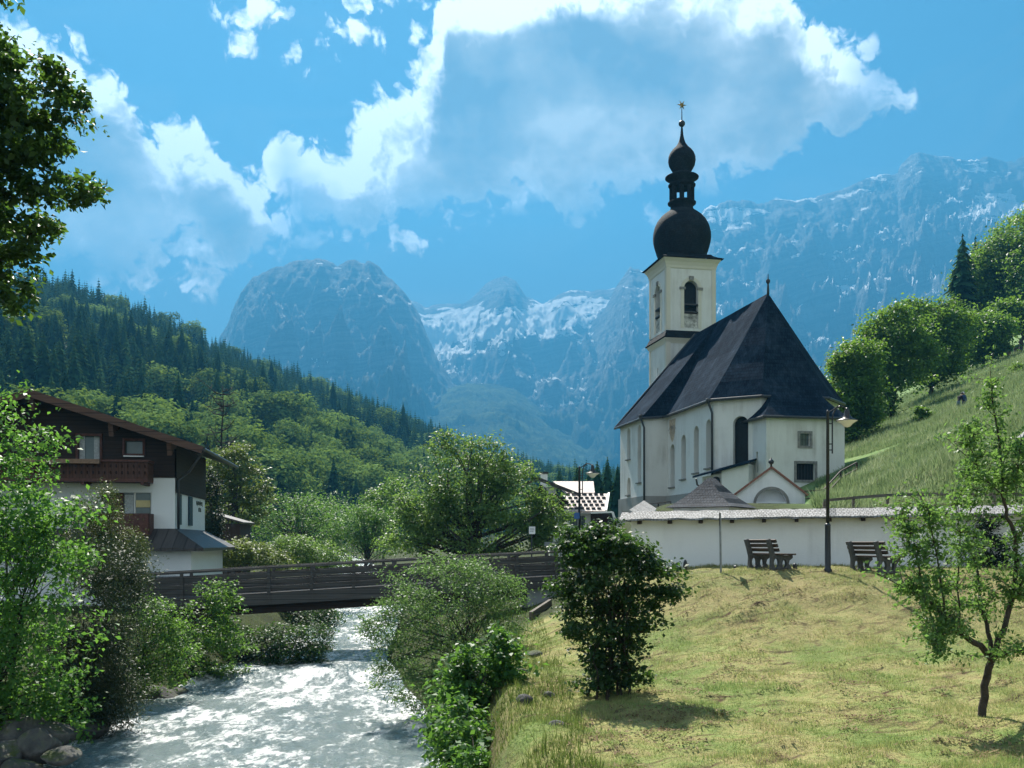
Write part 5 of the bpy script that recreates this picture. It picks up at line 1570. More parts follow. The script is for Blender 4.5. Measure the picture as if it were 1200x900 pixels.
m_ = MB(); m_.prism([Hh(3.0, -1.52, 8.52), Hh(7.4, -1.52, 8.52), Hh(7.4, -1.3, 8.52), Hh(3.0, -1.3, 8.52)], (0, 0, .2)); m_.build('flower_box', M['tan_wood'], bal)
m_ = MB()
for a in (1.2, 3.8, 6.4, 9.0): m_.bar(Hh(a, -1.2, 7.66), Hh(a, 0, 7.66), .16, .12)
m_.build('balcony_beams', M['red_brown_wood'], bal)
# small lower balcony
m_ = MB(); m_.prism([Hh(.95, -.95, 5.3), Hh(3.6, -.95, 5.3), Hh(3.6, -.9, 5.3), Hh(.95, -.9, 5.3)], (0, 0, 1.0)); m_.prism([Hh(.95, -.95, 5.3), Hh(.95, 0, 5.3), Hh(1.0, 0, 5.3), Hh(1.0, -.95, 5.3)], (0, 0, 1.0)); m_.build('lower_balustrade', M['red_brown_wood'], cl_)
# side shutters, downpipe, wall lettering
for b0, b1 in ((.45, 1.25), (3.2, 4.15)):
    m_ = MB(); m_.prism([Hh(-.02, b0, 5.82), Hh(-.02, b1, 5.82), Hh(-.02, b1, 7.28), Hh(-.02, b0, 7.28)], -HD1 * .06); s_ = m_.build('shutter', M['teal_shutter'], cl_)
    m_ = MB()
    for i in range(9): m_.bar(Hh(-.085, b0 + .08, 5.95 + i * .15), Hh(-.085, b1 - .08, 5.95 + i * .15), .02, .05)
    m_.build('louvre', M['teal_shutter'], s_)
m_ = MB(); m_.tube([Hh(-os_, of + .4, zr_(-os_) - .05), Hh(-.6, .2, 8.3), Hh(-.14, .12, 7.9), Hh(-.14, .12, 5.6)], .06, 7); m_.build('downpipe', M['dark_metal'], cl_, smooth=True)
rng = np.random.default_rng(3)
for row, (z, b0, b1) in enumerate(((7.05, 5.6, 7.3), (6.7, 6.2, 7.0))):
    b = b0; m_ = MB()
    while b < b1:
        d_ = .10 + .1 * rng.random(); m_.bar(Hh(-.012, b, z - .1), Hh(-.012, b + .03 * rng.normal(), z + .1), .015, .045); m_.bar(Hh(-.012, b, z + .08 * rng.normal()), Hh(-.012, b + d_ * .8, z + .08 * rng.normal()), .015, .04); b += d_ + .05
    m_.bar(Hh(-.010, b0, z - .09), Hh(-.010, b1, z - .09), .008, .02); m_.build('lettering', M['iron'], cl_)
# ground floor under a skirt roof
m_ = MB()
GA, GB = -.95, -1.2
hg = [rect(W_ - 2.35 - GA, W_ - 1.15 - GA, 3.3, 4.05)]
hg = [rect(12 - 2.75, 12 - 1.55, 3.0, 4.0)]
m_.panel(Hh(12, GB, 0), -HD1, rect(0, 12 - GA, 1.2, 4.75), hg, .22, HD2); m_.panel(Hh(GA, GB, 0), HD2, rect(0, D_h + 1.2, 1.2, 4.75)); m_.panel(Hh(12, D_h, 0), -HD2, rect(0, D_h - GB, 1.2, 4.75)); m_.panel(Hh(GA, D_h, 0), HD1, rect(0, 12 - GA, 1.2, 4.75))
m_.build('ground_floor_wall', M['chalet_plaster'], cl_)
fr = MB(); fr.panel(Hh(12, GB + .18, 0), -HD1, hg[0]); wn = fr.build('window', M['window_glass'], cl_)
(x0, z0), (x1, _), (_, z1), _ = hg[0]; fr = MB()
for xx in (x0 + .04, (x0 + x1) / 2, x1 - .04): fr.bar(Hh(12 - xx, GB + .12, z0), Hh(12 - xx, GB + .12, z1), .07, .07)
for zz in (z0 + .04, z1 - .04): fr.bar(Hh(12 - x0, GB + .12, zz), Hh(12 - x1, GB + .12, zz), .07, .07)
fr.build('frame', M['red_brown_wood'], wn)
for xs in (x0, (x0 + x1) / 2): c_2 = MB(); c_2.panel(Hh(12, GB + .16, 0), -HD1, rect(xs + .1, xs + .42, z0 + .1, z1 - .1)); c_2.build('curtain', M['curtain'], wn)
for xx in (x0 - .52, x1 + .02):
    m_ = MB(); m_.prism([Hh(12 - xx, GB - .02, z0 - .03), Hh(12 - xx - .5, GB - .02, z0 - .03), Hh(12 - xx - .5, GB - .02, z1 + .05), Hh(12 - xx, GB - .02, z1 + .05)], -HD2 * .05); m_.build('shutter', M['teal_shutter'], wn)
sk = MB(); zi, zo = 5.62, 4.72
i0, i1, i2 = Hh(W_, -.02, zi), Hh(-.02, -.02, zi), Hh(-.02, D_h, zi); o0, o1, o2 = Hh(W_, -1.85, zo), Hh(-1.6, -1.85, zo), Hh(-1.6, D_h + .6, zo)
for (a, b, c, d) in ((o0, o1, i1, i0), (o1, o2, i2, i1)):
    sk.face(a, b, c, d); sk.face(*[v - Z3 * .14 for v in (d, c, b, a)]); sk.face(a, b, b - Z3 * .14, a - Z3 * .14)
sk.build('skirt_roof', M['skirt_roof'], cl_)

# brown garden hut behind the chalet
hb_ = at(272, 634, 66); hz_ = g1(hb_.x, 66)
hu = thing('garden_hut', 'small brown hut half hidden by leaves behind the chalet', 'hut', (hb_.x, 66, hz_))
m_ = MB(); zt = at(0, 614, 66).z; m_.box((hb_.x - .85, 65, hz_ - .3), (hb_.x + .85, 67.4, zt)); m_.build('hut_wall', M['dark_timber_upright'], hu)
m_ = MB(); zz = at(0, 607, 66).z; m_.prism([(hb_.x - 1.2, 64.7, zz + .25), (hb_.x + 1.1, 64.7, zt), (hb_.x + 1.1, 67.7, zt), (hb_.x - 1.2, 67.7, zz + .25)], (0, 0, .1)); m_.build('hut_roof', M['skirt_roof'], hu)

# ================================================================== house beyond the bridge
HY2 = 62.0; hk = HY2 / F
hp = lambda px, py, dy=0: at(px, py, HY2 + dy)
hb2 = hp(672, 640); hz2 = g1(hb2.x, HY2)
ho = thing('farm_house', 'white house with sunlit tiled roof and dark balcony beyond the right end of the bridge', 'house', (hb2.x, HY2, hz2))
m_ = MB()
x0, x1 = hp(648, 0).x, hp(692, 0).x; zt = hp(0, 602).z
u = Vector((1, 0, 0)); base = Vector((x0, HY2, 0))
rx_ = lambda px: (px - 648) * hk
zz = lambda py: EYE + (635 - py) * hk
hl = [rect(rx_(655), rx_(664), zz(616), zz(605)), rect(rx_(668), rx_(677), zz(616), zz(604.5)), rect(rx_(680), rx_(685.5), zz(616), zz(604.5))]
m_.panel(base, u, rect(0, x1 - x0, hz2 - .5, zt), hl, .2, Vector((0, 1, 0)))
m_.box((x1 - .01, HY2 + .01, hz2 - .5), (x1, HY2 + 6, zt)); m_.box((x0, HY2 + .01, hz2 - .5), (x0 + .01, HY2 + 6, zt)); m_.box((x0, HY2 + 6, hz2 - .5), (hp(716, 0).x, HY2 + 6.1, zt + .6))
m_.build('house_wall', M['wall_plaster'], ho)
for h in hl:
    m_ = MB(); m_.panel(base + Vector((0, .16, 0)), u, h); wn = m_.build('window', M['window_glass'], ho)
    (a, z0), (b, _), (_, z1), _ = h; m_ = MB()
    for xx in (a + .02, (a + b) / 2, b - .02): m_.bar(base + Vector((xx, .1, z0)), base + Vector((xx, .1, z1)), .04, .05)
    m_.build('frame', M['teal_shutter'], wn)
rf = MB(); A1, B1, C1, D1 = hp(660, 601, -.6), hp(709, 601, -.6), hp(712.5, 580.5, 2.6), hp(664, 580.5, 2.6)
rf.prism([A1, B1, C1, D1], (0, 0, .12)); tr_ = rf.build('tiled_roof', M['clay_tile'], ho)
for r in range(5):
    for c2 in range(7):
        f, g_ = (r + .5) / 5, (c2 + .3 + .5 * (r % 2)) / 7.4
        pnt = A1.lerp(D1, f).lerp(B1.lerp(C1, f), g_) + Z3 * .14
        sg = MB(); sg.box((pnt.x - .12, pnt.y - .05, pnt.z - .04), (pnt.x + .12, pnt.y + .05, pnt.z + .10)); sg.build('snow_guard', M['iron'], tr_)
m_ = MB(); m_.bar(B1 + Vector((.06, 0, .1)), C1 + Vector((.06, 0, .1)), .12, .2); m_.build('verge_board', M['white_paint'], ho)
rf = MB(); A1, B1, C1, D1 = hp(672, 579.5, 3.2), hp(697, 579.5, 3.2), hp(695.5, 566, 6.2), hp(648, 566, 6.2); A1 = hp(664, 579.5, 3.2)
rf.prism([A1, B1, C1, D1], (0, 0, .12)); rf.build('upper_roof', M['clay_tile'], ho)
m_ = MB(); G1 = [hp(630, 640, .6), hp(664, 640, .6), hp(666, 588, .6), hp(634, 568, .6), hp(622, 578, .6), hp(622, 640, .6)]
m_.prism(G1, (0, 5, 0)); m_.build('timber_gable', M['dark_timber_upright'], ho)
m_ = MB(); m_.bar(hp(629, 560.5, .3), hp(680, 580.5, .3), 1.0, .16); m_.bar(hp(629, 560.5, .3), hp(612, 569, .3), 1.0, .16); m_.build('gable_eaves', M['skirt_roof'], ho)
m_ = MB(); c0 = hp(637.5, 570, 2); m_.box((c0.x - .22, c0.y - .22, zz(575)), (c0.x + .22, c0.y + .22, hp(0, 555.5, 2).z)); chm = m_.build('chimney', M['white_paint'], ho)
m_ = MB(); zc = hp(0, 555.5, 2).z; m_.box((c0.x - .28, c0.y - .28, zc), (c0.x + .28, c0.y + .28, zc + .12)); m_.build('chimney_cap', M['iron'], chm)
m_ = MB(); m_.panel(hp(640.5, 0, .55) * 1.0 - Vector((0, 0, hp(640.5, 0, .55).z)), u, rect(0, .6, zz(578), zz(570))); m_.build('gable_window', M['sign_white'], ho)
m_ = MB(); b0, b1 = hp(691, 0).x, hp(716, 0).x; m_.box((b0, HY2 - .9, zz(616)), (b1, HY2 + 3, zz(614.6))); bl_ = m_.build('balcony', M['dark_timber'], ho)
m_ = MB(); m_.bar((b0, HY2 - .85, zz(601.5)), (b1, HY2 - .85, zz(600.5)), .1, .1)
m_.build('handrail', M['white_paint'], bl_)
m_ = MB()
for i in range(13): xx = b0 + (b1 - b0) * (i + .5) / 13; m_.bar((xx, HY2 - .85, zz(615)), (xx, HY2 - .85, zz(602)), .07, .03)
m_.build('balusters', M['dark_timber'], bl_)
m_ = MB(); m_.box((b0 + .1, HY2 + .1, hz2 - .4), (b1 - .2, HY2 + 3, zz(601))); m_.build('balcony_recess', M['dark_timber_upright'], ho)
m_ = MB(); m_.bar((b1, HY2 - .9, zz(600.5)), (b1 + .45, HY2 - .9, zz(626)), .12, .14, up=(1, 0, 0)); m_.build('stair_string', M['white_paint'], ho)
# guard rail in front of the house
rr_ = thing('guard_rail', 'pale metal guard rail along the lane before the white house', 'guard rail', tuple(Vector((hp(620, 0, -8).x, 54, g1(hp(620, 0, -8).x, 54)))))
a, b = at(638, 637.5, 54), at(676, 637.5, 54); m_ = MB(); m_.bar(a, b, .06, .22); m_.build('rail', M['zinc'], rr_)
for f in (.1, .5, .9): c2 = a.lerp(b, f); MB().bar((c2.x, c2.y + .08, g1(c2.x, c2.y) - .2), (c2.x, c2.y + .08, c2.z), .08, .08, up=(1, 0, 0)).build('post', M['zinc'], rr_)

# ================================================================== footbridge
BL, BR = Vector((-15.2, 39.3, 0)), Vector((2.35, 42.0, 0))
bd = (BR - BL).normalized(); bn = Vector((bd.y, -bd.x, 0)); LB = (BR - BL).length
capz = lambda f: 3.69 + .94 * (.9 * f + .1 * math.sin(f * PI / 2))
bt = lambda a, o, dz: BL + bd * a + bn * o + Z3 * (capz(a / LB) + dz)
br = thing('wooden_footbridge', 'dark weathered wooden footbridge with plank parapets over the river', 'bridge', tuple(bt(LB / 2, 0, -1.1)))
N = 22
for o_f in (0, -2.3):
    def run(name, dz0, dz1, th, off=0.0, m='bridge_wood', jit=0):
        m_ = MB(); e = .0
        for i in range(N):
            a0, a1 = LB * i / N, LB * (i + 1) / N
            m_.prism([bt(a0, o_f + off, dz0), bt(a1, o_f + off, dz0), bt(a1, o_f + off, dz1), bt(a0, o_f + off, dz1)], bn * th)
        return m_.build(name, M[m], br)
    run('handrail', -.09, .0, .2, -.06)
    for z0, z1 in ((-.46, -.24), (-.71, -.54), (-.96, -.79)): run('parapet_plank', z0, z1, .05, .0)
    run('edge_beam', -1.55, -1.05, .16, -.03)
    for i in range(11):
        a = LB * (i + .12) / 10.4
        if a < LB: m_ = MB(); m_.bar(bt(a, o_f + .10, -1.5), bt(a, o_f + .10, -.09), .16, .12, up=tuple(bd)); m_.build('post', M['bridge_wood'], br)
m_ = MB()
for i in range(N):
    a0, a1 = LB * i / N, LB * (i + 1) / N
    m_.prism([bt(a0, -.1, -1.2), bt(a1, -.1, -1.2), bt(a1, -2.2, -1.2), bt(a0, -2.2, -1.2)], (0, 0, .1))
m_.build('deck', M['bridge_wood'], br)
for o_f in (-.5, -1.8):
    m_ = MB()
    for i in range(N):
        a0, a1 = LB * i / N, LB * (i + 1) / N
        m_.prism([bt(a0, o_f, -1.9), bt(a1, o_f, -1.9), bt(a1, o_f, -1.21), bt(a0, o_f, -1.21)], bn * .35)
    m_.build('girder', M['dark_timber'], br)
m_ = MB(); c0 = bt(LB - 1.6, 0, 0); m_.prism([bt(LB - 1.7, -.1, 0) * 1 - Z3 * (bt(LB - 1.7, -.1, 0).z - .2), bt(LB + 1.5, -.1, 0) - Z3 * (bt(LB + 1.5, -.1, 0).z - .2), bt(LB + 1.5, -2.4, 0) - Z3 * (bt(LB + 1.5, -2.4, 0).z - .2), bt(LB - 1.7, -2.4, 0) - Z3 * (bt(LB - 1.7, -2.4, 0).z - .2)], (0, 0, 2.78)); m_.build('abutment', M['concrete'], br)
m_ = MB(); m_.prism([Vector((q.x, q.y, .2)) for q in (bt(-1, 0, 0), bt(1.2, 0, 0), bt(1.2, -2.4, 0), bt(-1, -2.4, 0))], (0, 0, 1.4)); m_.build('abutment', M['concrete'], br)
# wooden edging below the abutment
kp = [(at(x_, y_, Y_).x, Y_) for x_, y_, Y_ in ((622, 732, 35.5), (645, 717, 38.5))]
m_ = MB(); a, b = [Vector((x_, y_, g1(x_, y_))) for x_, y_ in kp]; m_.bar(a + Z3 * .1, b + Z3 * .1, .12, .36)
tag(m_.build('timber_edging', M['fence_wood'], loc=a), 'weathered timber edging board beside the bridge abutment', 'edging')

# ================================================================== street furniture
def lamp_proto():
    o = thing('street_lamp', 'black curved arm street lamp between the two benches by the white wall', 'street lamp', (0, 0, 0))
    m_ = MB(); m_.lathe((0, 0, 0), [(.12, -.3), (.12, .04), (.085, .08), (.078, 1.28), (.085, 1.31), (.055, 1.36)], 14); m_.build('base_sleeve', M['iron'], o, smooth=True)
    m_ = MB(); m_.lathe((0, 0, 0), [(.05, 1.33), (.042, 4.5), (.05, 4.52), (.03, 4.58), (.0, 4.6)], 12); m_.build('pole', M['iron'], o, smooth=True)
    m_ = MB(); arc = [(.13, 0, 3.35), (.13, 0, 4.3), (.15, 0, 4.48), (.22, 0, 4.62), (.34, 0, 4.70), (.46, 0, 4.68), (.54, 0, 4.6)]
    m_.tube(arc, .022, 8)
    for z in (3.45, 3.62, 4.2): m_.bar((.03, 0, z), (.14, 0, z), .03, .03)
    m_.tube([(.0, 0, 4.5), (.12, 0, 4.58), (.3, 0, 4.71)], .015, 6); m_.build('bracket', M['iron'], o, smooth=False)
    m_ = MB(); m_.lathe((.55, 0, 0), [(.03, 4.66), (.05, 4.6), (.075, 4.55), (.075, 4.47), (.12, 4.41), (.13, 4.36), (.30, 4.30), (.31, 4.285)], 20); hd = m_.build('lamp_head', M['iron'], o, smooth=True)
    m_ = MB(); m_.lathe((.55, 0, 0), [(.29, 4.284), (.26, 4.26), (.16, 4.20), (.09, 4.12), (.03, 4.10)], 20); m_.build('glass_shade', M['lamp_glass'], hd, smooth=True)
    return o


lp = lamp_proto()
b = at(970, 670, 28.0); lp.location = (b.x, 28, g1(b.x, 28)); LOC[lp.name] = lp.location.copy()
b2 = at(679, 630, 41.2); zt = at(0, 546, 41.2).z - 4.6
l2 = copy_tree(lp, (b2.x, 41.2, zt)); l2['label'] = 'further street lamp standing before the white house beyond the bridge'
b = at(676.5, 604, 41); m_ = MB(); m_.box((b.x - .13, 41.02, b.z - .14), (b.x + .10, 41.05, b.z + .12)); m_.box((b.x - .02, 41.05, b.z - .05), (b.x + .02, 41.2, b.z + .05))
tag(m_.build('street_sign', M['sign_blue'], loc=(b.x, 41.02, b.z)), 'small blue street sign fixed to the lamp post beyond the bridge', 'sign')


def bench_proto():
    o = thing('park_bench', 'dark bench with concrete ends between the grey sign post and the lamp', 'bench', (0, 0, 0))
    # facing local -Y, length along X
    prof = [(.38, 0), (.37, .16), (.36, .38), (.42, .62), (.50, .87), (.40, .90), (.31, .68), (.25, .44), (-.14, .42), (-.31, .44), (-.32, .35), (-.22, .28), (-.19, .18), (-.28, .07), (-.30, 0)]
    hole = lambda cx_, cz_, rx_, rz_: [(cx_ + rx_ * math.cos(k * PI / 5), cz_ + rz_ * math.sin(k * PI / 5)) for k in range(10)]
    hol = [hole(-.055, .19, .07, .12), hole(.20, .21, .085, .14)]
    for xx in (-.62, .62):
        m_ = MB()
        for sgn, xo in ((1, xx - .055), (-1, xx + .055)):
            m_.panel((xo, 0, 0), (0, 1, 0), prof, hol, .11 if sgn > 0 else 0.0, Vector((1, 0, 0)))
        n = len(prof)
        for i in range(n):
            a, b = prof[i], prof[(i + 1) % n]; m_.face((xx - .055, *a), (xx + .055, *a), (xx + .055, *b), (xx - .055, *b))
        m_.build('end_support', M['dark_concrete'], o)
    for i in range(4):
        y = .16 - i * .135; MB().bar((-.88, y, .455), (.88, y, .455), .105, .045).build('seat_slat', M['bench_wood'], o)
    for i in range(3):
        f = i / 2; c0 = Vector((0, .255 + .09 * f, .58 + .25 * f))
        m_ = MB(); m_.bar(c0 - Vector((.88, 0, 0)), c0 + Vector((.88, 0, 0)), .045, .095, up=(0, .34, .94)); m_.build('back_slat', M['bench_wood'], o)
    return o


simple('dark_concrete', (.085, .085, .085), .9, .2, .3, 14, .5)
bp_ = bench_proto()
# the seats look along the wall, to the right and slightly away
fv = Vector((.963, .27, 0)); rz = math.atan2(fv.x, -fv.y)
b = at(903, 668, 28.6); bp_.location = (b.x, 28.6, g1(b.x, 28.6) - .02); bp_.rotation_euler = (0, 0, rz)
b = at(1026, 668, 28.0); b2_ = copy_tree(bp_, (b.x, 28.0, g1(b.x, 28.0) - .02), rz); b2_['label'] = 'second dark bench partly behind the apple tree leaves'
for o in (bp_, b2_): o['group'] = 'park benches by the churchyard wall'
for o in (lp, l2): o['group'] = 'street lamps'

# sign post seen edge-on
b = at(845, 665, 27.9); z = g1(b.x, 27.9)
sp_ = thing('sign_post', 'thin grey sign post whose plate is seen edge-on before the wall', 'sign', (b.x, 27.9, z))
m_ = MB(); m_.tube([(b.x, 27.9, z - .3), (b.x - .03, 27.9, z + 1.72)], .03, 8); m_.build('pole', M['zinc'], sp_)
m_ = MB(); m_.prism([(b.x - .09, 27.75, z + 1.35), (b.x + .05, 28.25, z + 1.35), (b.x + .05, 28.25, z + 1.72), (b.x - .09, 27.75, z + 1.72)], (.02, -.006, 0)); m_.build('plate', M['dark_metal'], sp_)
# small notice by the bridge
b = at(623, 622, 47); z = g1(b.x, 47)
sn_ = thing('notice_sign', 'small white notice on a dark post behind the bridge rail', 'sign', (b.x, 47, z))
m_ = MB(); m_.tube([(b.x, 47, z - .3), (b.x, 47, b.z + .25)], .035, 7); m_.build('post', M['dark_metal'], sn_)
m_ = MB(); m_.box((b.x - .13, 46.92, b.z - .16), (b.x + .17, 46.955, b.z + .2)); pl_ = m_.build('plate', M['sign_white'], sn_)
m_ = MB()
for i, (z0, l) in enumerate(((.12, .2), (.05, .22), (-.02, .18))): m_.box((b.x - .09, 46.914, b.z + z0 - .012), (b.x - .09 + l, 46.919, b.z + z0 + .012))
m_.build('lines', M['zinc'], pl_)
# stubs in the grass along the wall
for px, Y, h, lb in ((803, 29.6, .36, 'dark rounded stub left of the sign post at the foot of the wall'), (862, 29.2, .12, 'tiny dark ground spotlight just left of the first bench'), (931.5, 28.4, .16, 'tiny dark ground spotlight just right of the first bench')):
    b = at(px, 0, Y); z = g1(b.x, Y); m_ = MB(); m_.lathe((b.x, Y, z), [(.06, -.1), (.065, h * .6), (.05, h * .85), (.02, h)], 10); m_.box((b.x - .02, Y - .02, z + h * .5), (b.x + .09, Y + .02, z + h * .68))
    tag(m_.build('ground_light' if h < .3 else 'stub_post', M['iron'], loc=(b.x, Y, z)), lb, 'ground light' if h < .3 else 'post')
# dark lantern at the right margin and the gate slats behind the tree
b = at(1201, 522, 27); z = g1(b.x, 27); tl_ = thing('lantern_post', 'dark lantern post cut by the right edge of the view', 'lantern', (b.x, 27, z))
m_ = MB(); m_.tube([(b.x + .02, 27, z - .2), (b.x + .02, 27, b.z - .2)], .04, 8); m_.build('pole', M['iron'], tl_)
m_ = MB(); m_.box((b.x - .15, 26.85, b.z - .25), (b.x + .19, 27.15, b.z + .18)); m_.lathe((b.x + .02, 27, b.z + .18), [(.28, 0), (.26, .03), (.05, .2)], 4, PI / 4); m_.build('lamp_head', M['iron'], tl_)

# ================================================================== parked car behind the bridge rail
simple('car_paint', (.10, .11, .12), .25, .6, .05, 3)
simple('tyre', (.02, .02, .02), .8, .2, .1, 10)
b = at(192, 690, 43.5); z = g1(b.x, 43.5)
car = thing('parked_car', 'grey car parked before the chalet, only its bright roof seen over the bridge rail', 'car', (b.x, 43.5, z))
m_ = MB(); bx, by = b.x, 43.5
side = [(-2.05, .28), (2.05, .28), (2.1, .55), (2.0, .82), (1.25, .92), (.55, 1.36), (.2, 1.42), (-.9, 1.42), (-1.35, 1.3), (-1.9, .95), (-2.1, .85), (-2.12, .5)]
m_.prism([(bx + a, by - .85, z + c2) for a, c2 in side], (0, 1.7, 0)); m_.build('body', M['car_paint'], car)
m_ = MB(); m_.prism([(bx + a, by - .858, z + c2) for a, c2 in ((1.05, .95), (.5, 1.3), (-.85, 1.34), (-1.5, .97))], (0, .004, 0)); m_.build('window', M['window_glass'], car)
for a in (-1.3, 1.3):
    for yy in (-.86, .86):
        m_ = MB(); cc = Vector((bx + a, by + yy, z + .31)); m_.tube([cc - Vector((0, .1, 0)), cc + Vector((0, .1, 0))], .31, 18); wh = m_.build('wheel', M['tyre'], car)
        m_ = MB(); s_ = -.105 if yy < 0 else .105; m_.tube([cc + Vector((0, s_ - .01, 0)), cc + Vector((0, s_ + .01, 0))], .19, 14); m_.build('rim', M['zinc'], wh)

# ================================================================== boulders
rk_, t = mat('river_stone')
p = t.pos; n = t.noise(p, 2.2, 8, .7); nz = t.n('ShaderNodeSeparateXYZ', i0=t.n('ShaderNodeNewGeometry').outputs['Normal']).outputs[2]
c = t.ramp(n, [(.3, (.03, .03, .03)), (.5, (.085, .083, .078)), (.7, (.17, .165, .15))])
c = t.mix(t.m('MULTIPLY', t.mapr(nz, .3, .8), t.mapr(t.noise(p, 1.1, 5, .7), .5, .6)), c, (.06, .075, .02))
t.out(t.bsdf(c, .85, .3, t.bump(t.noise(p, 5, 8, .75), .9, .08)))
RS = [(26, 858, 21.5, .6, .62, 'big angular boulder topped with grass at the left water edge'), (-4, 886, 20.6, .55, .5, 'boulder low in the left corner of the river bank'), (46, 872, 21.0, .42, .42, 'split grey boulder beside the grassy one'), (72, 884, 20.6, .42, .2, 'smooth pale rounded stone lying in the shallow water'), (24, 902, 20.2, .4, .3, 'dark wet stone at the very corner below the boulders'), (60, 858, 21.8, .5, .35, 'shaded stone under the juniper thicket'), (105, 850, 25, .5, .3, 'dark stone behind the rounded one under the juniper'),
      (184, 806, 31.3, .62, .42, 'mossy brown rock where the elder bush meets the water'), (208, 806, 32, .4, .25, 'small wet rock downstream of the mossy one'), (610, 846, 20.2, .16, .12, 'flat pale stone on the bank right of the sycamore sapling'), (614, 886, 16.8, .15, .12, 'dark angular rock low on the right bank'), (642, 872, 17.4, .13, .09, 'small dark rock in the grass below the lilac shadow'), (628, 786, 24, .2, .12, 'dark stone in the torn turf left of the lilac'), (652, 897, 14.2, .12, .07, 'half buried stone at the bottom edge of the lawn')]
for i, (px, py, Y, r, h, lb) in enumerate(RS):
    rng = np.random.default_rng(200 + i); bm = bmesh.new(); bmesh.ops.create_icosphere(bm, subdivisions=4, radius=1.0)
    co = np.array([v.co[:] for v in bm.verts])
    for k in range(9):      # broken faces
        nrm = unit(rng.normal(size=3)); d = co @ nrm; lim = .55 + .35 * rng.random(); co -= np.outer(np.where(d > lim, (d - lim) * .85, 0), nrm)
    co *= (1 + .14 * fbm(co[:, 0] * 1.6 + i, co[:, 1] * 1.6, co[:, 2] * 1.6, 5))[:, None]
    co *= np.array([r * (.9 + .3 * rng.random()), r, h])
    b = at(px, py, Y); zb = max(g1(b.x, Y), float(wz(Y)) - .1); 
    if py > 800 and px < 130: zb = b.z - h * .2
    for v, q in zip(bm.verts, co): v.co = q
    me = bpy.data.meshes.new('boulder'); bm.to_mesh(me); bm.free(); me.materials.append(rk_); me.polygons.foreach_set('use_smooth', np.ones(len(me.polygons), bool))
    o = link('boulder' if r > .45 else 'stone', me, None, (b.x, Y, zb + h * .1)); tag(o, lb, 'rock', 'rocks along the river')

# ================================================================== walkers on the meadow
def person(label, base, joints, edges, radii, colours, hair, height):
    """one continuous skinned body; colours by height and by limb"""
    me = bpy.data.meshes.new('person'); names = list(joints)
    me.from_pydata([joints[n] for n in names], [], []) if False else None
    bm = bmesh.new(); vs = {n: bm.verts.new(joints[n]) for n in names}
    for a, b in edges: bm.edges.new((vs[a], vs[b]))
    bm.to_mesh(me); bm.free()
    tmp = bpy.data.objects.new('body_tmp', me); COL.objects.link(tmp)
    md = tmp.modifiers.new('skin', 'SKIN'); sk_ = me.skin_vertices[0].data
    for i, n in enumerate(names):
        r = radii[n]; sk_[i].radius = r if isinstance(r, tuple) else (r, r); sk_[i].use_root = (n == 'pelvis')
    tmp.modifiers.new('sub', 'SUBSURF').levels = 2; tmp.modifiers['sub'].render_levels = 2
    dg = bpy.context.evaluated_depsgraph_get(); me2 = bpy.data.meshes.new_from_object(tmp.evaluated_get(dg))
    bpy.data.objects.remove(tmp); me2.name = 'person'
    for m_ in colours: me2.materials.append(m_)
    J = {n: Vector(joints[n]) for n in names}
    seg = [('shin_l', 'foot_l', 3), ('knee_l', 'shin_l', 1), ('hip_l', 'knee_l', 1), ('hip_r', 'knee_r', 1), ('knee_r', 'shin_r', 1), ('shin_r', 'foot_r', 3), ('pelvis', 'chest', 0), ('chest', 'neck', 0), ('shoulder_l', 'elbow_l', 0), ('elbow_l', 'hand_l', 0), ('shoulder_r', 'elbow_r', 0), ('elbow_r', 'hand_r', 0), ('hand_l', 'tip_l', 2), ('hand_r', 'tip_r', 2), ('head', 'crown', 2), ('neck', 'head', 2), ('pelvis', 'hip_l', 1), ('pelvis', 'hip_r', 1)]
    for f in me2.polygons:
        c0 = f.center; best = min(seg, key=lambda s_: ((c0 - J[s_[0]]) - (J[s_[1]] - J[s_[0]]) * max(0, min(1, (c0 - J[s_[0]]).dot(J[s_[1]] - J[s_[0]]) / max(1e-6, (J[s_[1]] - J[s_[0]]).length_squared)))).length)
        f.material_index = best[2]; f.use_smooth = True
    o = link('person', me2, None, base); tag(o, label, 'person')
    hm_ = MB(); hc = J['head'].lerp(J['crown'], .55)
    hm_.lathe((0, 0, 0), [(.118 * math.sin(PI * i / 9) * height, (-.02 + .125 * -math.cos(PI * i / 9)) * height) for i in range(3, 10)], 14)
    hm_.v = [v + hc + Vector((0, .02, .045 * height)) + Vector(base) for v in hm_.v]
    return o, hm_


simple('dark_jacket', (.018, .016, .024), .9, .2, .3, 20); simple('jeans', (.10, .15, .20), .9, .2, .3, 20); simple('skin', (.45, .27, .19), .6, .3, .1, 20); simple('shoe', (.03, .03, .03), .7, .3, .2, 20)
simple('blue_jacket', (.03, .06, .14), .9, .2, .3, 20); simple('dark_trousers', (.05, .08, .13), .9, .2, .3, 20); simple('hair_dark', (.012, .009, .008), .7, .3, .3, 30); simple('grey_hat', (.42, .42, .46), .9, .2, .2, 20)
E_ = [('pelvis', 'chest'), ('chest', 'neck'), ('neck', 'head'), ('head', 'crown'), ('chest', 'shoulder_l'), ('shoulder_l', 'elbow_l'), ('elbow_l', 'hand_l'), ('hand_l', 'tip_l'), ('chest', 'shoulder_r'), ('shoulder_r', 'elbow_r'), ('elbow_r', 'hand_r'), ('hand_r', 'tip_r'), ('pelvis', 'hip_l'), ('hip_l', 'knee_l'), ('knee_l', 'shin_l'), ('shin_l', 'foot_l'), ('pelvis', 'hip_r'), ('hip_r', 'knee_r'), ('knee_r', 'shin_r'), ('shin_r', 'foot_r')]
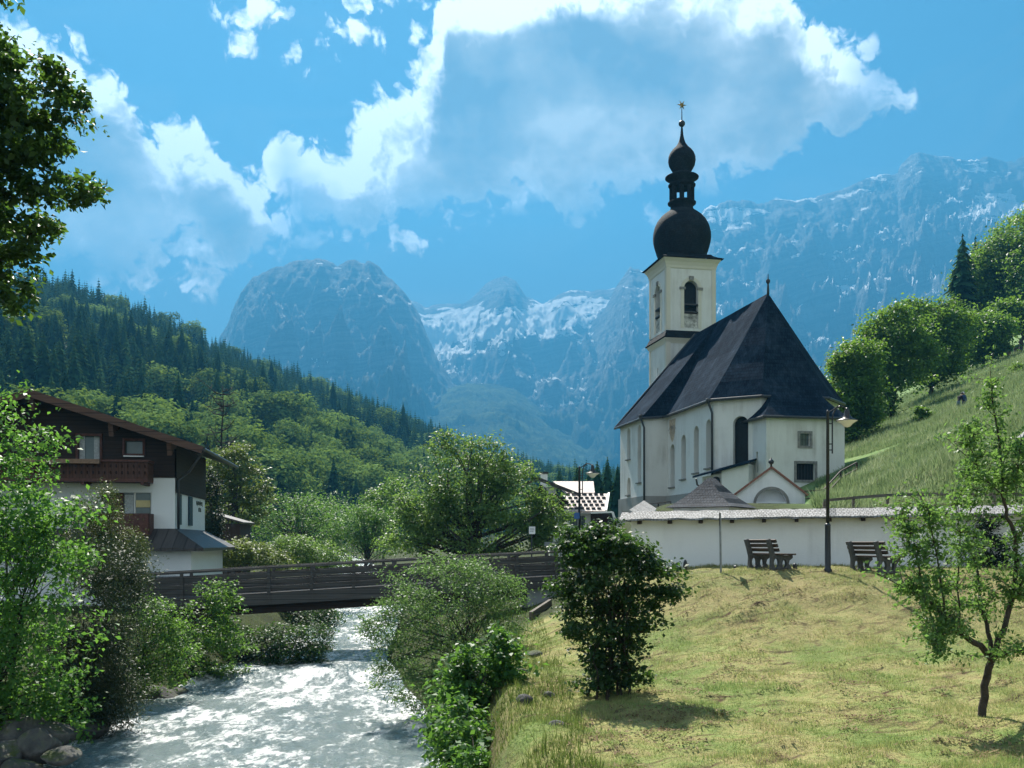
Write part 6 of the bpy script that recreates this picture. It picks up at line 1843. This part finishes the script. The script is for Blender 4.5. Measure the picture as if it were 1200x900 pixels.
RAD = dict(pelvis=(.15, .11), chest=(.18, .12), neck=.06, head=.10, crown=.075, shoulder_l=.075, shoulder_r=.075, elbow_l=.05, elbow_r=.05, hand_l=.042, hand_r=.042, tip_l=.03, tip_r=.03, hip_l=.095, hip_r=.095, knee_l=.065, knee_r=.065, shin_l=.045, shin_r=.045, foot_l=.04, foot_r=.04)
PY = 82.0
for k_i, (px, sc, lb, cols, hat, J) in enumerate((
    (1123.2, .98, 'walker in a dark jacket and pale jeans leaning forward on the meadow', ('dark_jacket', 'jeans', 'skin', 'shoe'), 'hair_dark',
     dict(pelvis=(0, 0, .92), chest=(.13, .02, 1.28), neck=(.24, .03, 1.47), head=(.31, .03, 1.54), crown=(.36, .03, 1.66), shoulder_l=(.05, .19, 1.38), shoulder_r=(.20, -.19, 1.38), elbow_l=(.08, .27, 1.10), elbow_r=(.24, -.27, 1.10), hand_l=(.2, .25, .90), hand_r=(.38, -.2, .95), tip_l=(.24, .24, .83), tip_r=(.43, -.18, .88), hip_l=(-.02, .10, .86), hip_r=(.02, -.10, .86), knee_l=(-.06, .11, .48), knee_r=(.06, -.11, .48), shin_l=(-.10, .11, .10), shin_r=(.04, -.11, .10), foot_l=(.04, .12, .035), foot_r=(.18, -.12, .035))),
    (1129.6, .84, 'shorter walker in a blue jacket and pale hat beside the leaning one', ('blue_jacket', 'dark_trousers', 'skin', 'shoe'), 'grey_hat',
     dict(pelvis=(0, 0, .92), chest=(0, 0, 1.28), neck=(-.02, 0, 1.48), head=(-.04, 0, 1.57), crown=(-.05, 0, 1.70), shoulder_l=(.17, .04, 1.40), shoulder_r=(-.17, .0, 1.40), elbow_l=(.24, .04, 1.12), elbow_r=(-.25, -.03, 1.12), hand_l=(.24, -.06, .88), hand_r=(-.24, -.10, .9), tip_l=(.24, -.09, .79), tip_r=(-.23, -.14, .82), hip_l=(.10, 0, .86), hip_r=(-.10, 0, .86), knee_l=(.11, -.03, .48), knee_r=(-.11, .03, .48), shin_l=(.11, .03, .10), shin_r=(-.11, .09, .10), foot_l=(.12, -.10, .035), foot_r=(-.12, -.04, .035))))):
    X_ = (px - HX) / F * PY; z = g1(X_, PY)
    o, hm_ = person(lb, (X_, PY, z + .02), {n: tuple(c * sc for c in v) for n, v in J.items()}, E_, {n: (tuple(c * sc for c in r) if isinstance(r, tuple) else r * sc) for n, r in RAD.items()}, [M[c] for c in cols], hat, sc)
    h_ = hm_.build('hair' if hat == 'hair_dark' else 'hat', M[hat], None, smooth=True, loc=(X_, PY, z + .02)); h_.parent = o; h_.location = (0, 0, 0)
# ================================================================== grass
def blades(name, pts, h, w, mname, seed, lean=.5, tri=True):
    rng = np.random.default_rng(seed); n = len(pts)
    hh = h * (.5 + rng.random(n)); a = rng.random(n) * 2 * PI
    d = np.stack([np.cos(a), np.sin(a), np.zeros(n)], 1); s = np.stack([-np.sin(a), np.cos(a), np.zeros(n)], 1)
    l = (lean * hh * rng.random(n))[:, None]
    ww = (w * (.6 + .8 * rng.random(n)))[:, None]
    V = np.stack([pts - s * ww / 2, pts + s * ww / 2, pts + d * l + np.array([0, 0, 1]) * hh[:, None]], 1).reshape(-1, 3)
    o = np_mesh(name, V, np.arange(n * 3).reshape(-1, 3), M[mname]); tag(o, kind='stuff'); return o


def grassm(name, stops, tr, tf=.3, sc=1.2, dry=None):
    m, t = mat(name); g = t.n('ShaderNodeNewGeometry'); p = g.outputs['Position']
    dg = t.noise(t.vm('MULTIPLY', t.n('ShaderNodeVectorRotate', _rotation_type='Z_AXIS', Vector=p, Angle=-.5).outputs[0], (.5, 2.2, 1.5)), sc, 5, .65, .5)
    pn = t.noise(p, .45, 4, .6)
    f = t.m('ADD', t.m('ADD', t.m('MULTIPLY', g.outputs['Random Per Island'], .42), t.m('MULTIPLY', t.mapr(dg, .3, .7), .50)), t.mapr(pn, .42, .62, -.06, .26))
    c = t.ramp(f, stops)
    if dry: c = t.mix(t.mapr(t.m('ADD', t.n('ShaderNodeSeparateXYZ', i0=p).outputs[2], t.m('MULTIPLY_ADD', dg, 1.6, -.8)), 2.5, 3.6, 0, .42), c, dry)
    t.out(t.n('ShaderNodeMixShader', i0=tf, i1=t.bsdf(c, .8, .15).outputs[0], i2=t.n('ShaderNodeBsdfTranslucent', Color=t.mix(.5, c, tr)).outputs[0]).outputs[0]); M[name] = m


grassm('lawn_blade', [(.15, (.28, .22, .12)), (.35, (.35, .31, .14)), (.55, (.27, .30, .11)), (.8, (.16, .24, .07))], (.32, .42, .12), .36, dry=(.26, .21, .11))
grassm('meadow_blade', [(.15, (.09, .155, .05)), (.45, (.14, .215, .075)), (.7, (.21, .265, .125)), (.95, (.42, .43, .30))], (.28, .34, .16), .36, .25)
grassm('bank_blade', [(.2, (.05, .08, .02)), (.6, (.10, .14, .03)), (.9, (.20, .19, .07))], (.18, .26, .05), .35, .8)
rng = np.random.default_rng(900)
# mown lawn: tufts, denser near the viewer
n = 330000
yy = 8 + 22.5 * rng.random(n) ** 1.25
px = rng.uniform(595, 1290, n); xx = (px - HX) / F * yy
edge_ = np.interp(yy, [8, 20, 27, 33], [-.8, -.7, -.3, .3])
tuft = fbm(xx * 2.2, yy * 2.2, o=3)
ok = (xx > edge_) & (tuft + .35 * rng.normal(size=n) > -.25)
xx, yy = xx[ok], yy[ok]
lh = .05 * (.55 + 1.0 * ss(-.3, .5, fbm(xx * 1.6, yy * 1.6, o=3)))
blades('lawn_grass', np.stack([xx, yy, G(xx, yy) - .008], 1), lh, .011, 'lawn_blade', 1, 1.1)
# raked hay lying about in short rolls
n = 46000
yy = 10 + 18 * rng.random(n); xx = (rng.uniform(620, 1290, n) - HX) / F * yy
rk = ridged((xx * .88 + yy * .48) * .5, (-xx * .48 + yy * .88) * 1.5, o=4)
ok = (xx > .4) & (rk > .66); xx, yy = xx[ok], yy[ok]
grassm('hay', [(.2, (.11, .07, .035)), (.5, (.17, .12, .06)), (.8, (.23, .18, .09))], (.2, .15, .07), .15)
blades('cut_hay', np.stack([xx, yy, G(xx, yy) + .025], 1), .022, .03, 'hay', 2, 5.0)
# meadow
n = 260000
yy = 36 + 140 * rng.random(n) ** 1.3; xx = (rng.uniform(940, 1290, n) - HX) / F * yy
ok = (xx > 14) & ~((HX + F * xx / yy < 955) & (yy < 75)); xx, yy = xx[ok], yy[ok]
zz_ = G(xx, yy)
inside = ((xx - CA.x) * CE.x + (yy - CA.y) * CE.y < 7) & (np.abs((xx - CA.x) * CS.x + (yy - CA.y) * CS.y) < 7.6)
xx, yy, zz_ = xx[~inside], yy[~inside], zz_[~inside]
mh = .42 * (.55 + .9 * ss(-.4, .5, fbm(xx / 3, yy / 3, o=3)))
blades('meadow_grass', np.stack([xx, yy, zz_ - .02], 1), mh, .065, 'meadow_blade', 3, 1.1)
# rough grass on the banks
n = 60000
yy = 9 + 50 * rng.random(n) ** 1.5; c_, h_ = river(yy); sd = rng.random(n) < .65
xx = np.where(sd, c_ + h_ + .15 + rng.random(n) * (np.maximum(.9 - (c_ + h_), .8)), c_ - h_ - .1 - rng.random(n) * 5)
z_ = G(xx, yy); ok = (z_ > wz(yy) + .12) & ~((np.abs((xx - BL.x) * bd.y - (yy - BL.y) * bd.x + 1.2) < 1.6))
ok &= fbm(xx * .8, yy * .8, o=3) + .3 * rng.normal(size=n) > -.1
xx, yy, z_ = xx[ok], yy[ok], z_[ok]
blades('bank_grass', np.stack([xx, yy, z_ - .02], 1), .15, .016, 'bank_blade', 4, .9)
# grass behind the churchyard wall and along it
n = 9000
a = rng.random(n) * LW; o_ = .3 + rng.random(n) ** 2 * 1.2; pts = np.array(p0)[None, :] + np.array(du)[None, :] * a[:, None] + np.array(dn_)[None, :] * o_[:, None]
pts[:, 2] = G(pts[:, 0], pts[:, 1]) - .01; blades('wall_foot_grass', pts, .09, .014, 'lawn_blade', 5, .8)

# ================================================================== camera and render
cam = bpy.data.cameras.new('camera'); co_ = bpy.data.objects.new('camera', cam); COL.objects.link(co_)
co_.location = (0, 0, EYE); co_.rotation_euler = (PI / 2, 0, 0)
cam.sensor_width = 36; cam.lens = 36 * F / 1200; cam.shift_y = (HY - 450) / 1200; cam.clip_start = .1; cam.clip_end = 20000
SC.camera = co_
SC.render.engine = 'CYCLES'
SC.render.resolution_x, SC.render.resolution_y = 1024, 768
cy = SC.cycles
cy.max_bounces = 6; cy.diffuse_bounces = 3; cy.glossy_bounces = 2; cy.transmission_bounces = 4; cy.transparent_max_bounces = 4; cy.volume_bounces = 0
cy.sample_clamp_indirect = 3; cy.sample_clamp_direct = 7
cy.use_adaptive_sampling = True; cy.adaptive_threshold = .015
cy.use_denoising = True
try:
    cy.denoiser = 'OPENIMAGEDENOISE'; cy.denoising_input_passes = 'RGB_ALBEDO_NORMAL'; cy.denoising_prefilter = 'ACCURATE'
except Exception: pass
vs_ = SC.view_settings; SC.display_settings.display_device = 'sRGB'
vs_.view_transform = 'Standard'; vs_.look = 'None'; vs_.exposure = 2.06; vs_.gamma = 1; vs_.use_curve_mapping = False
